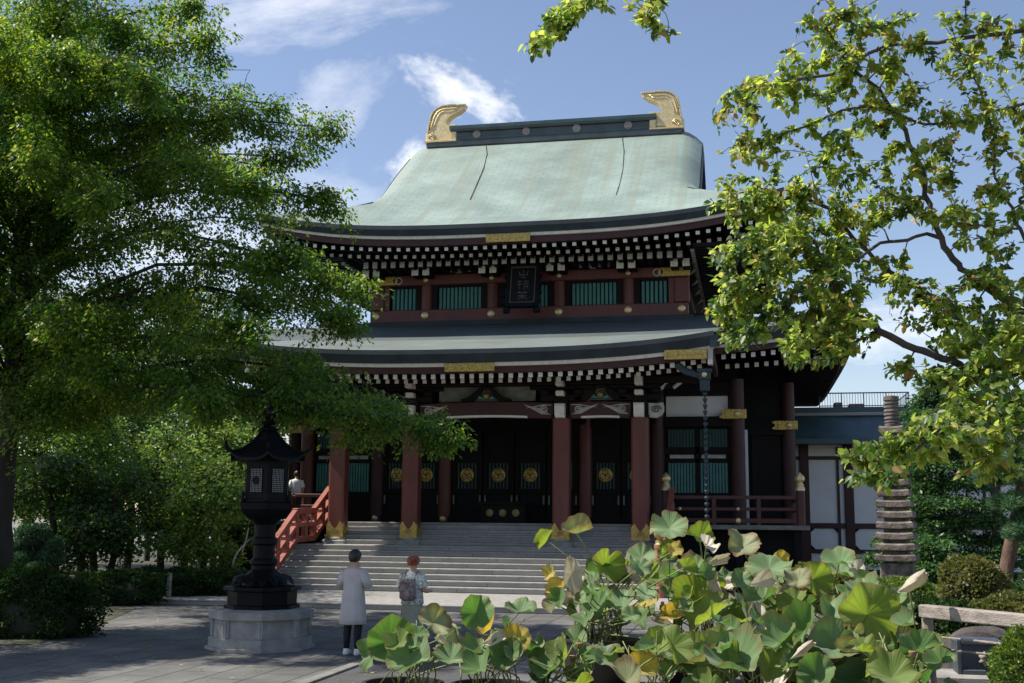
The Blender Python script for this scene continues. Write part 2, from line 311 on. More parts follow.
def autosmooth(o, deg=40):
    me = o.data; me.polygons.foreach_set('use_smooth', [True]*len(me.polygons))
    bm = bmesh.new(); bm.from_mesh(me)
    for e in bm.edges:
        if len(e.link_faces) == 2 and e.calc_face_angle(0) > R(deg): e.smooth = False
    bm.to_mesh(me); bm.free(); return o
def tag(o, label=None, cat=None, group=None, kind=None):
    for k, v in (('label', label), ('category', cat), ('group', group), ('kind', kind)):
        if v: o[k] = v
    return o
def thing(name, label, cat, loc=(0, 0, 0), group=None):
    o = bpy.data.objects.new(name, None); COL.objects.link(o); o.location = loc; o.empty_display_size = 0.3
    return tag(o, label, cat, group)
def copy_tree(o, delta, parent=None):
    c = o.copy(); COL.objects.link(c)
    if parent is not None: c.parent = parent
    else: c.location = o.location+Vector(delta)
    for ch in list(o.children): copy_tree(ch, delta, c)
    return c
def np_mesh(name, V, F4, m, parent=None, smooth=False):
    """V (n,3) and quads F4 (k,4) straight from numpy"""
    me = bpy.data.meshes.new(name); n, k = len(V), len(F4)
    me.vertices.add(n); me.vertices.foreach_set('co', np.ascontiguousarray(V, dtype=np.float32).ravel())
    me.loops.add(4*k); me.loops.foreach_set('vertex_index', np.ascontiguousarray(F4, dtype=np.int32).ravel())
    me.polygons.add(k); me.polygons.foreach_set('loop_start', np.arange(0, 4*k, 4, dtype=np.int32))
    me.update(calc_edges=True); me.validate()
    for mm in (m if isinstance(m, (list, tuple)) else [m]): me.materials.append(mm)
    if smooth: me.polygons.foreach_set('use_smooth', np.ones(k, dtype=bool))
    return link(name, me, parent)
def unit(a): return a/np.maximum(np.linalg.norm(a, axis=1, keepdims=True), 1e-9)
def leaf_mesh(name, P, D, Nrm, Ln, W, m, parent=None, six=False, fold=0.25):
    """leaf blades at P pointing along D, faces along Nrm"""
    n = len(P); D = unit(D); S = unit(np.cross(D, Nrm)); U = np.cross(S, D); Ln = Ln[:, None]; W = W[:, None]
    if six:
        V = np.stack([P, P+D*Ln*0.3+S*W*0.5+U*W*fold*0.5, P+D*Ln*0.68+S*W*0.40+U*W*fold*0.4, P+D*Ln, P+D*Ln*0.68-S*W*0.40+U*W*fold*0.4, P+D*Ln*0.3-S*W*0.5+U*W*fold*0.5], 1).reshape(-1, 3)
        b = np.arange(n)[:, None]*6; F = np.concatenate([b+np.array([[0, 1, 2, 3]]), b+np.array([[0, 3, 4, 5]])], 0)
    else:
        V = np.stack([P, P+D*Ln*0.5+S*W*0.5, P+D*Ln, P+D*Ln*0.5-S*W*0.5], 1).reshape(-1, 3)
        F = np.arange(n)[:, None]*4+np.array([[0, 1, 2, 3]])
    return np_mesh(name, V, F, m, parent)
# ================================================================== TEMPLE
YR, YE, HX = 45.2, 36.3, 8.9            # ridge, upper eave, half width
YU, UC = 39.55, (1.213, 3.656, 5.5)     # upper wall and its columns
YK, KX, YP = 31.25, 6.8, 33.54          # porch eave, half width, porch pillars
YW = 37.8                               # lower wall
def interp(x, xs, ys): return float(np.interp(x, xs, ys))
def smooth_prof(xs, ys):
    xx = np.linspace(xs[0], xs[-1], 80); yy = np.interp(xx, xs, ys)
    k = np.ones(11)/11; yp = np.concatenate([2*yy[0]-yy[5:0:-1], yy, 2*yy[-1]-yy[-2:-7:-1]]); yy = np.convolve(yp, k, 'valid')
    return xx, yy
_pu = smooth_prof([0, 1.3, 2.4, 3.5, 5.3, 7.0, 8.9], [11.75, 12.32, 12.95, 13.66, 14.96, 16.30, 17.62])
_pl = smooth_prof([0, 1.0, 2.0, 4.6], [7.72, 8.0, 8.33, 9.12])
def zu(d): return interp(d, *_pu)
def zl(d): return interp(d, *_pl)
def lift_u(x, y): return 0.75*min(1, min(abs(x)/HX, abs(y-YR)/HX))**3.3
LX, LY0, LY1 = 11.0, 35.5, 54.9; LYC = (LY0+LY1)/2; LHY = (LY1-LY0)/2
def lift_l(x, y): return 0.62*min(1, min(abs(x)/LX, abs(y-LYC)/LHY))**4
temple = thing('temple_hall', 'red timbered temple hall with a two tiered mint copper roof', 'temple', (0, 37, 0))

# ---- upper roof
def upper_roof():
    mb = MB(); GX = 6.1
    for sgn in (1, -1):                                   # front and back slope (back simply mirrored)
        rows = []
        for i in range(41):
            d = 8.9*i/40; y = YE+d
            w = HX-d if HX-d > GX else GX
            row = []
            for j in range(49):
                x = -w+2*w*j/48; z = zu(d)+lift_u(x, y)
                if d > HX-GX and abs(x) > 5.2: z -= 0.55*((abs(x)-5.2)/0.9)**2*min(1, (d-(HX-GX))/1.8)
                row.append((x, y if sgn > 0 else 2*YR-y, z))
            rows.append(row if sgn > 0 else row[::-1])
        mb.grid(rows)
    for sx in (1, -1):                                    # side skirts
        rows = []
        for i in range(15):
            d = (HX-GX+0.35)*i/14
            row = []
            for j in range(41):
                y = YE+d+(2*(YR-YE)-2*d)*j/40; x = HX-d
                row.append((sx*x, y, zu(d)+lift_u(x, y)))
            rows.append(row if sx > 0 else row[::-1])
        mb.grid(rows)
    return mb
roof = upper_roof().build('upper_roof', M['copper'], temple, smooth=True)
# gable barge boards: dark edge under each rake
mb = MB()
for sx in (1, -1):
    for back in (0, 1):
        a = []; 
        for i in range(25):
            d = 3.15+5.75*i/24; y = YE+d; z = zu(d)-0.55*min(1, (d-2.8)/1.8)
            yy = y if not back else 2*YR-y
            a.append([(sx*6.12, yy, z+0.03), (sx*6.16, yy, z-0.5), (sx*6.0, yy, z-0.55), (sx*5.9, yy, z-0.05)])
        mb.grid(a if (sx > 0) != bool(back) else [r[::-1] for r in a])
    mb.add([(sx*5.55, YE+2.6, 12.9), (sx*5.55, 2*YR-YE-2.6, 12.9), (sx*5.55, YR, 17.3)], [(0, 1, 2)] if sx > 0 else [(2, 1, 0)])
mb.build('barge_board', M['copper_edge'], roof)

def eave_sweep(prof, hx, y0, y1, lift, z0, sides=True, xr=None, n=44):
    """sweep a cross-section (inset, drop) round the eaves"""
    mb = MB(); yc = (y0+y1)/2; hy = (y1-y0)/2
    runs = [[(u, -1) for u in np.linspace(-1, 1, n)]]
    if sides: runs += [[(1, v) for v in np.linspace(-1, 1, n)], [(u, 1) for u in np.linspace(1, -1, 12)], [(-1, v) for v in np.linspace(1, -1, n)]]
    for run in runs:
        rows = []
        for a, dz in prof:
            rows.append([(u*(hx-a), yc+v*(hy-a), z0+dz+lift(u*hx, yc+v*hy)) for u, v in run])
        mb.grid(rows[::-1])
    return mb
UZ = 11.75
eave_sweep([(-0.02, 0.02), (-0.03, -0.12), (0.05, -0.31), (0.16, -0.32)], HX, YE, 2*YR-YE, lift_u, UZ).build('eave_edge', M['copper_edge'], roof)
eave_sweep([(0.12, -0.312), (0.13, -0.41), (0.24, -0.415)], HX, YE, 2*YR-YE, lift_u, UZ).build('white_eave_board', M['white'], roof)
eave_sweep([(0.22, -0.405), (0.23, -0.625), (0.5, -0.62)], HX, YE, 2*YR-YE, lift_u, UZ).build('red_eave_board', M['red_dark'], roof)
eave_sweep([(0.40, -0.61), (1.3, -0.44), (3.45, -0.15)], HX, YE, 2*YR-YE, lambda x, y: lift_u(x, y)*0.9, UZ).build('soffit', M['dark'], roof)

def rafter_mesh(w, h, ln, name, m_end='white', m_body='dark'):
    mb = MB(); mb.box(-w/2, w/2, 0, ln, -h/2, h/2, 0, mfront=1)
    me = bpy.data.meshes.new(name); me.from_pydata(mb.v, [], mb.f); me.materials.append(M[m_body]); me.materials.append(M[m_end])
    me.polygons.foreach_set('material_index', mb.m); return me
def put(name, me, loc, parent, rx=0.0, ry=0.0, rz=0.0):
    o = link(name, me, parent); o.location = loc; o.rotation_euler = (rx, ry, rz); return o
me1 = rafter_mesh(0.13, 0.115, 1.5, 'flying_rafter'); me2 = rafter_mesh(0.13, 0.12, 1.6, 'base_rafter'); me3 = rafter_mesh(0.18, 0.23, 1.2, 'bracket_arm', 'cream')
z1, z2, z3 = 11.035, 10.97, at(480, 261.5, Y=YE+1.9)[2]
for i in range(50):
    x = -8.2+16.4*i/49; put('flying_rafter', me1, (x, YE+0.38, z1+lift_u(x, YE)*0.95), roof, rx=0.13)
for i in range(46):
    x = -8.2+16.4*(i+2)/49; put('base_rafter', me2, (x, YE+1.15, z2+lift_u(x, YE)*0.7), roof, rx=0.06)
for i in range(34):
    x = -8.2+16.4*(i+8)/49; put('bracket_arm', me3, (x, YE+1.9, z3), roof)
mb = MB()                                                  # the side eaves' own rows, seen end on
for sx in (1, -1):
    for k in range(44):
        y = YE+0.9+16.0*k/43
        mb.box(*sorted((sx*(HX-0.4), sx*(HX-1.9))), y-.06, y+.06, z1-.06+lift_u(HX, y)*.9, z1+.06+lift_u(HX, y)*.9, 0)
        mb.box(*sorted((sx*(HX-0.396), sx*(HX-0.399))), y-.06, y+.06, z1-.06+lift_u(HX, y)*.9, z1+.06+lift_u(HX, y)*.9, 1)
        mb.box(*sorted((sx*(HX-1.2), sx*(HX-2.9))), y-.06, y+.06, z2-.06, z2+.06, 0)
        mb.box(*sorted((sx*(HX-2.85), sx*(HX-2.97))), y-.05, y+.05, z2-.24, z2-.14, 2)
o = mb.build('side_rafter_row', [M['dark'], M['white'], M['frieze']], roof); tag(o, kind='stuff')
# gold plates on the upper fascia
def plate(name, x0, x1, z0, z1_, y, parent, m='gold_flat', lift=None):
    mb = MB(); b = 0.03
    mb.bevbox(x0, x1, y, y+0.05, z0, z1_, 0.012)
    for k in range(int((x1-x0)/0.22)):
        cx = x0+0.12+0.22*k; mb.lathe([(0.075, 0), (0.06, 0.012), (0.03, 0.02)], 10)
        n = 30; 
        for q in range(len(mb.v)-n, len(mb.v)):
            vx, vy, vz = mb.v[q]; mb.v[q] = (cx+vx, y-vz, (z0+z1_)/2+vy)
    return mb.build(name, M[m], parent)
plate('gold_fascia_plate', -0.75, 0.75, UZ-0.62, UZ-0.34, YE+0.06, roof)
# ridge
mb = MB(); mb.bevbox(-4.3, 4.3, YR-0.34, YR+0.34, 17.35, 18.02, 0.03); mb.bevbox(-4.3, 4.3, YR-0.46, YR+0.46, 18.02, 18.22, 0.05); mb.bevbox(-5.3, 5.3, YR-0.42, YR+0.42, 17.38, 17.66, 0.04)
ridge = mb.build('ridge', M['ridge'], roof)
mb = MB(); mb.box(-4.3, 4.3, YR-0.47, YR-0.45, 18.12, 18.26); mb.box(-4.3, 4.3, YR-0.362, YR-0.342, 17.67, 17.75)
mb.build('ridge_moulding', M['copper_side'], ridge)
for x in (-3.15, -1.05, 1.05, 3.15):
    mb = MB(); mb.lathe([(0.17, 0), (0.17, 0.03), (0.13, 0.05), (0.10, 0.045), (0.05, 0.07)], 16)
    mb.v = [(x+a, YR-0.345-c, 17.87+b) for a, b, c in mb.v]; autosmooth(mb.build('ridge_medallion', M['wood_grey'], ridge))
# fish-tail ridge ornaments, tails turned inwards
OUT = [(160, 610), (158, 515), (168, 500), (186, 492), (190, 455), (194, 420), (205, 350), (218, 305), (240, 268), (270, 240), (305, 224), (350, 214), (400, 211), (440, 213), (490, 219), (530, 219), (572, 218), (560, 255), (534, 272), (505, 290), (470, 304), (440, 318), (418, 333), (400, 352), (380, 375), (372, 402), (380, 428), (400, 442), (440, 432), (490, 438), (482, 606)]
def ornament(sx):
    S = 1/243.0; px0 = 325.0
    poly = [(sx*(-(4.70)+(p[0]-px0)*S), 17.64+(610-p[1])*S) for p in OUT]
    if sx > 0: poly = poly[::-1]
    poly = [(p[0], p[1]) for p in poly]
    mb = MB(); mb.prism(poly, YR-0.33, YR+0.33, 0, None, 0.11)
    mb.v = [(a, YR+(b-YR)*(1-.42*max(0, min(1, (c-17.95)/1.2))), c) for a, b, c in mb.v]; o = autosmooth(mb.build('ridge_ornament', M['gold'], roof), 35)
    # rim beads along the back and tail, ridged
    mb = MB(); q = [(sx*(-4.70+(p[0]-px0)*S), 17.64+(610-p[1])*S) for p in OUT[3:17]]
    pts = []
    for a, b in zip(q, q[1:]):
        for k in range(5): pts.append((a[0]+(b[0]-a[0])*k/5, a[1]+(b[1]-a[1])*k/5))
    for i, (x, z) in enumerate(pts):
        if i % 2 == 0: hw = .36*(1-.40*max(0, min(1, (z-17.95)/1.2))); mb.bevbox(x-.035, x+.035, YR-hw, YR+hw, z-.035, z+.045, 0.014)
    mb.build('fin_rim', M['gold'], o)
    for inset, rad in ((0.16, 0.03), (0.30, 0.022)):       # raised scale bands on the face
        mb = MB(); L = []
        cx, cz = sx*(-4.70+(400-px0)*S), 17.64+(610-330)*S
        for p in OUT[3:16]:
            x = sx*(-4.70+(p[0]-px0)*S); z = 17.64+(610-p[1])*S
            tx, tz = (sx*(-4.70+(330-px0)*S) if p[1] > 330 else x), (z if p[1] > 330 else z-1)
            dx, dz = cx-x, cz-z; l = math.hypot(dx, dz); zz = z+dz/l*inset; L.append((x+dx/l*inset, YR-.335*(1-.42*max(0, min(1, (zz-17.95)/1.2))), zz))
        mb.tube(L, rad, 6); mb.build('scale_band', M['gold'], o, smooth=True)
    mb = MB(); c = (sx*(-4.70+(232-px0)*S), 17.64+(610-556)*S); L = []
    for k in range(30):
        t = k/29*4.2*math.pi; r = 0.16*(1-k/34); L.append((c[0]+sx*-r*math.cos(t)*-1, YR-0.345, c[1]+r*math.sin(t)))
    mb.tube(L, 0.026, 6); mb.build('scroll', M['gold'], o, smooth=True)
    mb = MB(); x0, x1 = sorted((sx*(-4.70+(430-px0)*S), sx*(-4.70+(492-px0)*S))); mb.bevbox(x0, x1, YR-.40, YR+.40, 17.64, 18.36, .03)
    mb.build('collar', M['gold'], o)
    mb = MB(); x0, x1 = sorted((sx*(-4.70+(155-px0)*S), sx*(-4.70+(495-px0)*S))); mb.bevbox(x0, x1, YR-.43, YR+.43, 17.60, 17.70, .02)
    mb.build('foot_moulding', M['gold'], o)
ornament(1); ornament(-1)
# lightning conductor cables lying on the roof
for pts in ([(486, 146), (487, 155), (484, 168), (478, 182), (470, 200)], [(622, 136), (624, 152), (623, 170), (620, 184), (616, 196)]):
    L = []
    for px, py in pts:
        best = min((abs(at(px, py, Y=y)[2]-zu(y-YE)), y) for y in np.linspace(YE+2, YR-0.2, 160)); p = at(px, py, Y=best[1]); L.append((p[0], p[1], zu(best[1]-YE)+0.03))
    mb = MB(); mb.tube(L, 0.013, 5); mb.build('lightning_cable', M['core'], roof)

# ---- upper storey
mb = MB(); mb.box(-5.35, 5.35, YU+0.3, 50.9, 8.3, 11.6); mb.box(-5.5, 5.5, YU+0.02, YU+0.3, 10.72, 11.6)
upper = mb.build('upper_storey', M['dark'], temple)
mb = MB(); mb.bevbox(-5.72, 5.72, YU-0.16, YU+0.28, 9.04, 9.5, 0.03); mb.build('sill_beam', M['red'], upper)
mb = MB(); mb.bevbox(-5.76, 5.76, YU-0.14, YU+0.28, 10.40, 10.78, 0.03); mb.build('head_beam', M['red'], upper)
mb = MB(); mb.box(5.3, 5.62, YU+0.3, 50.9, 8.95, 9.45); mb.box(5.3, 5.6, YU+0.3, 50.9, 10.4, 10.75); mb.box(-5.62, -5.3, YU+0.3, 50.9, 8.95, 9.45); mb.box(5.36, 5.42, YU+.3, 50.9, 9.45, 10.4)
mb.build('side_beam', M['red_dark'], upper)
mb = MB(); mb.box(-5.9, 5.9, YU-0.35, YU+0.3, 8.86, 9.04); mb.build('base_flashing', M['copper_edge'], upper)
def disc(name, x, y, z, r, m, parent, dome=0.06, n=16):
    mb = MB(); mb.lathe([(r, 0), (r*0.97, dome*0.4), (r*0.75, dome*0.75), (r*0.4, dome), (r*0.12, dome*1.05)], n)
    mb.v = [(x+a, y-c, z+b) for a, b, c in mb.v]; return autosmooth(mb.build(name, M[m], parent), 50)
for k, x in enumerate((-5.5, -3.656, -1.213, 1.213, 3.656, 5.5)):
    mb = MB()
    if abs(x) > 5: mb.bevbox(x-0.26, x+0.26, YU-0.1, YU+0.3, 9.5, 10.41, 0.04); mb.box(*sorted((x+math.copysign(.26, -x), x+math.copysign(.45, -x))), YU+0.0, YU+0.3, 9.5, 10.4)
    else: mb.tube([(x, YU+0.1, 9.4), (x, YU+0.1, 10.5)], 0.21, 16)
    autosmooth(mb.build('upper_column', M['red'], upper))
    disc('nail_cover', x, YU-0.16, 9.28, 0.14, 'gold', upper)
    if abs(x) < 5: disc('nail_cover', x, YU-0.14, 10.60, 0.095, 'gold', upper, 0.04)
    for q in (-0.2, 0.2):
        zc = at(480, 269.5, Y=YU-0.85)[2]
        mb = MB(); mb.box(x+q-0.125, x+q+0.125, YU-0.85, YU+0.1, zc-0.135, zc+0.135, 0, None, 1); mb.build('bracket_block', [M['dark'], M['white']], upper)
for sx in (1, -1):
    mb = MB(); x0, x1 = sorted((sx*4.78, sx*5.80)); mb.bevbox(x0, x1, YU-0.19, YU-0.135, 10.42, 10.74, 0.015)
    c = sx*4.78; mb.prism([(c-.1*1, 10.58), (c, 10.44), (c+.1, 10.58), (c, 10.72)], YU-.19, YU-.14); g = mb.build('gold_corner_plate', M['gold_flat'], upper)
    mb = MB(); L = [(sx*4.66+0.12*math.cos(t), YU-0.17, 10.57+0.12*math.sin(t)) for t in np.linspace(0, 2*math.pi, 20)]; mb.tube(L, 0.03, 6); mb.build('beam_nose_swirl', M['cream'], upper)
for i in range(5):                                          # pale panels between the bracket pairs
    a, b = ((-5.5, -3.656, -1.213, 1.213, 3.656, 5.5)[i:i+2]); c = (a+b)/2; w = 0.36 if i in (0, 4) else 0.58
    mb = MB(); mb.bevbox(c-w, c+w, YU-0.04, YU+0.02, 10.86, 11.02, 0.01); mb.bevbox(c-.12, c+.12, YU-0.3, YU, 10.80, 10.93, 0.02); mb.build('frieze_block', M['cream'] if i % 4 else M['dark'], upper)
    x0, x1 = (a+(0.5 if i == 0 else 0.42), b-(0.5 if i == 4 else 0.42))
    mb = MB(); mb.box(x0-.2, x1+.2, YU+0.245, YU+0.297, 9.5, 10.4); w_ = mb.build('lattice_window', M['black'], upper)
    mb = MB(); n = max(5, int((x1-x0)/0.142)); 
    for k in range(n):
        xx = x0+(x1-x0)*(k+0.5)/n; mb.bevbox(xx-.052, xx+.052, YU+0.13, YU+0.2, 9.5, 10.40, .01)
    mb.build('lattice_bars', M['green'], w_)
    mb = MB(); mb.box(x0-.22, x0-.02, YU+.02, YU+.24, 9.5, 10.4); mb.box(x1+.02, x1+.22, YU+.02, YU+.24, 9.5, 10.4); mb.box(x0-.02, x1+.02, YU+.06, YU+.24, 10.33, 10.41); mb.build('window_frame', M['dark'], w_)
for k in range(5):                                          # white crescent noses down the flank, outside the corner column
    for dz in (0, ):
        L = [(5.62+0.30*math.sin(t), YU+0.4+1.9*k, 10.82-0.26*math.cos(t)) for t in np.linspace(0.3, 2.3, 9)]
        mb = MB(); mb.tube(L, [0.02, .04, .055, .06, .06, .055, .045, .035, .02], 6); mb.build('bracket_nose', M['frieze'], upper, smooth=True)
# name board
pl_c = at(523, 285, Y=38.15); mt = Matrix.Translation(Vector((pl_c[0], 38.15, pl_c[2]))) @ Matrix.Rotation(R(-14), 4, 'X')
mb = MB()
for (x0, x1, z0, z1_) in ((-.58, -.44, -.85, .85), (.44, .58, -.85, .85), (-.44, .44, -.85, -.68), (-.44, .44, .68, .85)): mb.bevbox(x0, x1, -.09, .09, z0, z1_, .03, 0, mt)
for s in (-1, 1):
    for z in (-.95, .95): mb.bevbox(s*.52-.12, s*.52+.12, -.06, .06, z-.1, z+.1, .03, 0, mt)
for s in (-1, 1):                                          # scalloped ears
    for z in np.linspace(-.6, .6, 5): mb.lathe([(.09, -.05), (.1, 0), (.09, .05)], 10, (0, 0, 0)); mb.v[-30:] = [tuple(mt @ Vector((s*.58+a, c, z+b))) for a, b, c in mb.v[-30:]]
board = mb.build('name_board', M['bronze'], upper)
mb = MB(); mb.box(-.44, .44, -.02, .05, -.68, .68, 0, mt); mb.build('board_panel', M['black'], board)
mb = MB()
for (x0, x1, z0, z1_) in ((-.44, -.405, -.68, .68), (.405, .44, -.68, .68), (-.405, .405, -.68, -.645), (-.405, .405, .645, .68)): mb.box(x0, x1, -.045, -.015, z0, z1_, 0, mt)
mb.build('gilt_border', M['ink'], board)
mb = MB()
def stroke(pts, r=0.024):
    mb.tube([tuple(mt @ Vector((p[0], -0.03, p[1]))) for p in pts], [r*0.8]+[r]*(len(pts)-2)+[r*0.5], 5)
for cz, st in ((.40, [[(-.16, .1), (-.1, -.02)], [(0, .14), (0, -.14)], [(.16, .1), (.1, -.02)], [(-.16, -.03), (.16, -.03)], [(-.08, -.13), (.1, -.13)]]),
               (0.0, [[(-.2, .12), (-.02, .12)], [(-.11, .17), (-.11, -.16)], [(-.2, 0), (-.02, .02)], [(.03, .13), (.2, .13)], [(.05, .05), (.18, .05), (.18, -.06), (.05, -.06), (.05, .05)], [(.08, -.08), (.02, -.16)], [(.14, -.08), (.21, -.16)]]),
               (-.40, [[(-.18, .1), (.18, .1)], [(-.1, .16), (-.08, .04)], [(.1, .16), (.08, .04)], [(0, .05), (0, -.16)], [(-.16, -.02), (.16, -.02)], [(0, -.04), (-.16, -.15)], [(0, -.04), (.17, -.15)]])):
    for s in st: stroke([(p[0], cz+p[1]) for p in s])
mb.build('brush_characters', M['ink'], board)

# ---- lower roof (mokoshi) and porch roof
mb = MB()
rows = []
for i in range(21):
    d = 4.6*i/20; y = LY0+d; w = LX-d
    rows.append([(-w+2*w*j/56, y, zl(d)+lift_l(-w+2*w*j/56, y)) for j in range(57)])
mb.grid(rows)
for sx in (1, -1):
    rows = []
    for i in range(21):
        d = 5.7*i/20; x = LX-d
        rows.append([(sx*x, LY0+d+(LY1-LY0-2*d)*j/40, zl(min(d, 4.6))+max(0, d-4.6)*.3+lift_l(x, LY0+d+(LY1-LY0-2*d)*j/40)) for j in range(41)])
    mb.grid(rows if sx > 0 else [r[::-1] for r in rows])
rows = [[(w, LY1-d, zl(d)) for w in (LX-d, -(LX-d))] for d in (0, 4.6)]; mb.grid(rows)
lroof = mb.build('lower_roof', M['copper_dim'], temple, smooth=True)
LZ = zl(0)
eave_sweep([(-0.02, 0.02), (-0.03, -0.12), (0.05, -0.38), (0.16, -0.39)], LX, LY0, LY1, lift_l, LZ).build('eave_edge', M['copper_edge'], lroof)
eave_sweep([(0.12, -0.382), (0.13, -0.48), (0.24, -0.485)], LX, LY0, LY1, lift_l, LZ).build('white_eave_board', M['white'], lroof)
eave_sweep([(0.22, -0.475), (0.23, -0.66), (0.5, -0.65)], LX, LY0, LY1, lift_l, LZ).build('red_eave_board', M['red_dark'], lroof)
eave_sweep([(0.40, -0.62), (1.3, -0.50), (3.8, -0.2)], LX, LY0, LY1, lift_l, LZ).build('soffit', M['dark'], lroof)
me4 = rafter_mesh(0.13, 0.14, 1.5, 'eave_rafter')
for s in (-1, 1):
    for i in range(13):
        x = s*(6.95+0.30*i); put('eave_rafter', me4, (x, LY0+0.36, LZ-0.74+lift_l(x, LY0)*.95), lroof, rx=.05)
    for i in range(12):
        x = s*(6.95+0.30*i+.1); put('lower_eave_rafter', me4, (x, LY0+1.1, LZ-0.92+lift_l(x, LY0)*.7), lroof, rx=.05)
mb = MB()
for sx in (1, -1):
    for k in range(50):
        y = LY0+0.9+17.5*k/49; l = lift_l(LX, y)
        mb.box(*sorted((sx*(LX-0.4), sx*(LX-1.9))), y-.06, y+.06, LZ-.81+l*.95, LZ-.68+l*.95, 0)
        mb.box(*sorted((sx*(LX-0.396), sx*(LX-0.399))), y-.06, y+.06, LZ-.81+l*.95, LZ-.68+l*.95, 1)
tag(mb.build('side_rafter_row', [M['dark'], M['white']], lroof), kind='stuff')
for s in (-1, 1):
    x0, x1 = sorted((s*9.85, s*10.85)); mb = MB(); mb.bevbox(x0, x1, LY0+.06, LY0+.12, LZ-.16, LZ+.13, .02, 0, None); g = mb.build('gold_corner_plate', M['gold_flat'], lroof)
    g.rotation_euler = (0, 0, 0)
def zk(y, x):
    s = min(1, max(0, (y-YK)/(LY0-YK))); u = abs(x)/KX
    return 6.77+(zl(0.15)-6.77)*s+0.06*s*(1-s)+(0.36*(1-s)+0.10*s)*u**3
rows = [[(-KX+2*KX*j/48, YK+(LY0+.15-YK)*i/16, zk(YK+(LY0-YK)*i/16, -KX+2*KX*j/48)+.012) for j in range(49)] for i in range(17)]
mb = MB().grid(rows)
for sx in (1, -1):                                          # rounded verge
    a = [[(sx*(KX+e), YK+(LY0+.2-YK)*i/16, zk(YK+(LY0-YK)*i/16, KX)+.012-dz) for e, dz in ((0, 0), (.06, .03), (.08, .10))] for i in range(17)]
    mb.grid(a if sx < 0 else [r[::-1] for r in a])
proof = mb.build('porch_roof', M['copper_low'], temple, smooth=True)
def kband(prof, name, m, x0=-KX, x1=KX, n=48):
    mb = MB(); mb.grid([[(x0+(x1-x0)*j/n, YK+a, zk(YK, x0+(x1-x0)*j/n)+dz) for j in range(n+1)] for a, dz in prof][::-1]); return mb.build(name, M[m], proof)
kband([(-.02, .03), (-.03, -.10), (.04, -.34), (.15, -.35)], 'eave_edge', 'copper_edge')
kband([(.10, -.342), (.11, -.44), (.22, -.445)], 'white_eave_board', 'white')
kband([(.20, -.435), (.21, -.62), (.5, -.61)], 'red_eave_board', 'red_dark')
mb = MB(); mb.grid([[(-KX+.1+2*(KX-.1)*j/48, y, zk(y, -KX+2*KX*j/48)-.58+.0*j) for j in range(49)] for y in (YK+.4, YK+2, LY0+1.0)][::-1]); mb.build('soffit', M['dark'], proof)
for sx in (1, -1):
    mb = MB(); a = [[(sx*(KX+.04), YK-.02+(LY0+.6-YK)*i/12, zk(YK+(LY0-YK)*i/12, KX)-dz) for dz in (.06, .42)] for i in range(13)]; b = [[(sx*(KX-.12), p[1], p[2]) for p in r] for r in a]
    for q in ((a if sx < 0 else [r[::-1] for r in a]), (b if sx > 0 else [r[::-1] for r in b]), [[r[1], s[1]] if sx < 0 else [s[1], r[1]] for r, s in zip(a, b)]): mb.grid(q)
    mb.grid([[a[0][0], a[0][1]], [b[0][0], b[0][1]]]); mb.build('verge_board', M['copper_edge'], proof)
    mb = MB(); mb.bevbox(*sorted((sx*(KX-.14), sx*(KX-.02))), YK+.12, LY0, zk(YK, KX)-.72, zk(YK, KX)-.44, .02); mb.build('verge_beam', M['red_dark'], proof)
me5 = rafter_mesh(0.13, 0.13, 1.6, 'porch_rafter'); me6 = rafter_mesh(0.12, 0.12, 1.6, 'porch_base_rafter')
for i in range(47):
    x = -6.5+13.0*i/46; put('porch_rafter', me5, (x, YK+.34, zk(YK, x)-.70), proof, rx=.12)
for i in range(46):
    x = -6.36+12.72*i/45; put('porch_base_rafter', me6, (x, YK+.95, zk(YK, x)-.76), proof, rx=.12)
plate('gold_fascia_plate', -.72, .72, zk(YK, 0)-.60, zk(YK, 0)-.36, YK+.03, proof)
for sx in (1, -1):
    x0, x1 = sorted((sx*5.45, sx*6.6)); g = plate('gold_fascia_plate', x0, x1, zk(YK, 6.0)-.62, zk(YK, 6.0)-.35, YK+.03, proof)
    x0, x1 = sorted((sx*6.62, sx*6.76)); mb = MB(); mb.bevbox(x0, x1, YK+.02, YK+.3, zk(YK, 6.7)-.88, zk(YK, 6.7)-.36, .02); mb.build('verge_end_block', M['cream'], proof)

# ---- lower body
mb = MB(); mb.box(-7.3, 7.3, YW+.16, 53, 1.7, 7.6); mb.box(-8.95, 8.95, 40.9, 53, 1.7, 7.6)
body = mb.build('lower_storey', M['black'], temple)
mb = MB(); mb.box(-7.45, 7.45, YW-.12, YW+.2, 5.08, 5.40); mb.box(-7.4, 7.4, YW-.08, YW+.18, 6.10, 6.5); mb.build('tie_beam', M['dark'], body)
mb = MB(); mb.box(-7.4, 7.4, YW-.16, YW+.2, 1.95, 2.15); mb.build('floor_sill', M['dark'], body)
LCX = (-7.3, -4.75, -2.38, 2.38, 4.75, 7.3)
for x in LCX:
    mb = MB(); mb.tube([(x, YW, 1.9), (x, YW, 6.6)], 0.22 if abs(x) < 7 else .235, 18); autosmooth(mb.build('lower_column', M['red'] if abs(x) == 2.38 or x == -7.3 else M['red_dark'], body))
    disc('nail_cover', x, YW-.22, 2.06, .10, 'gold', body, .05)
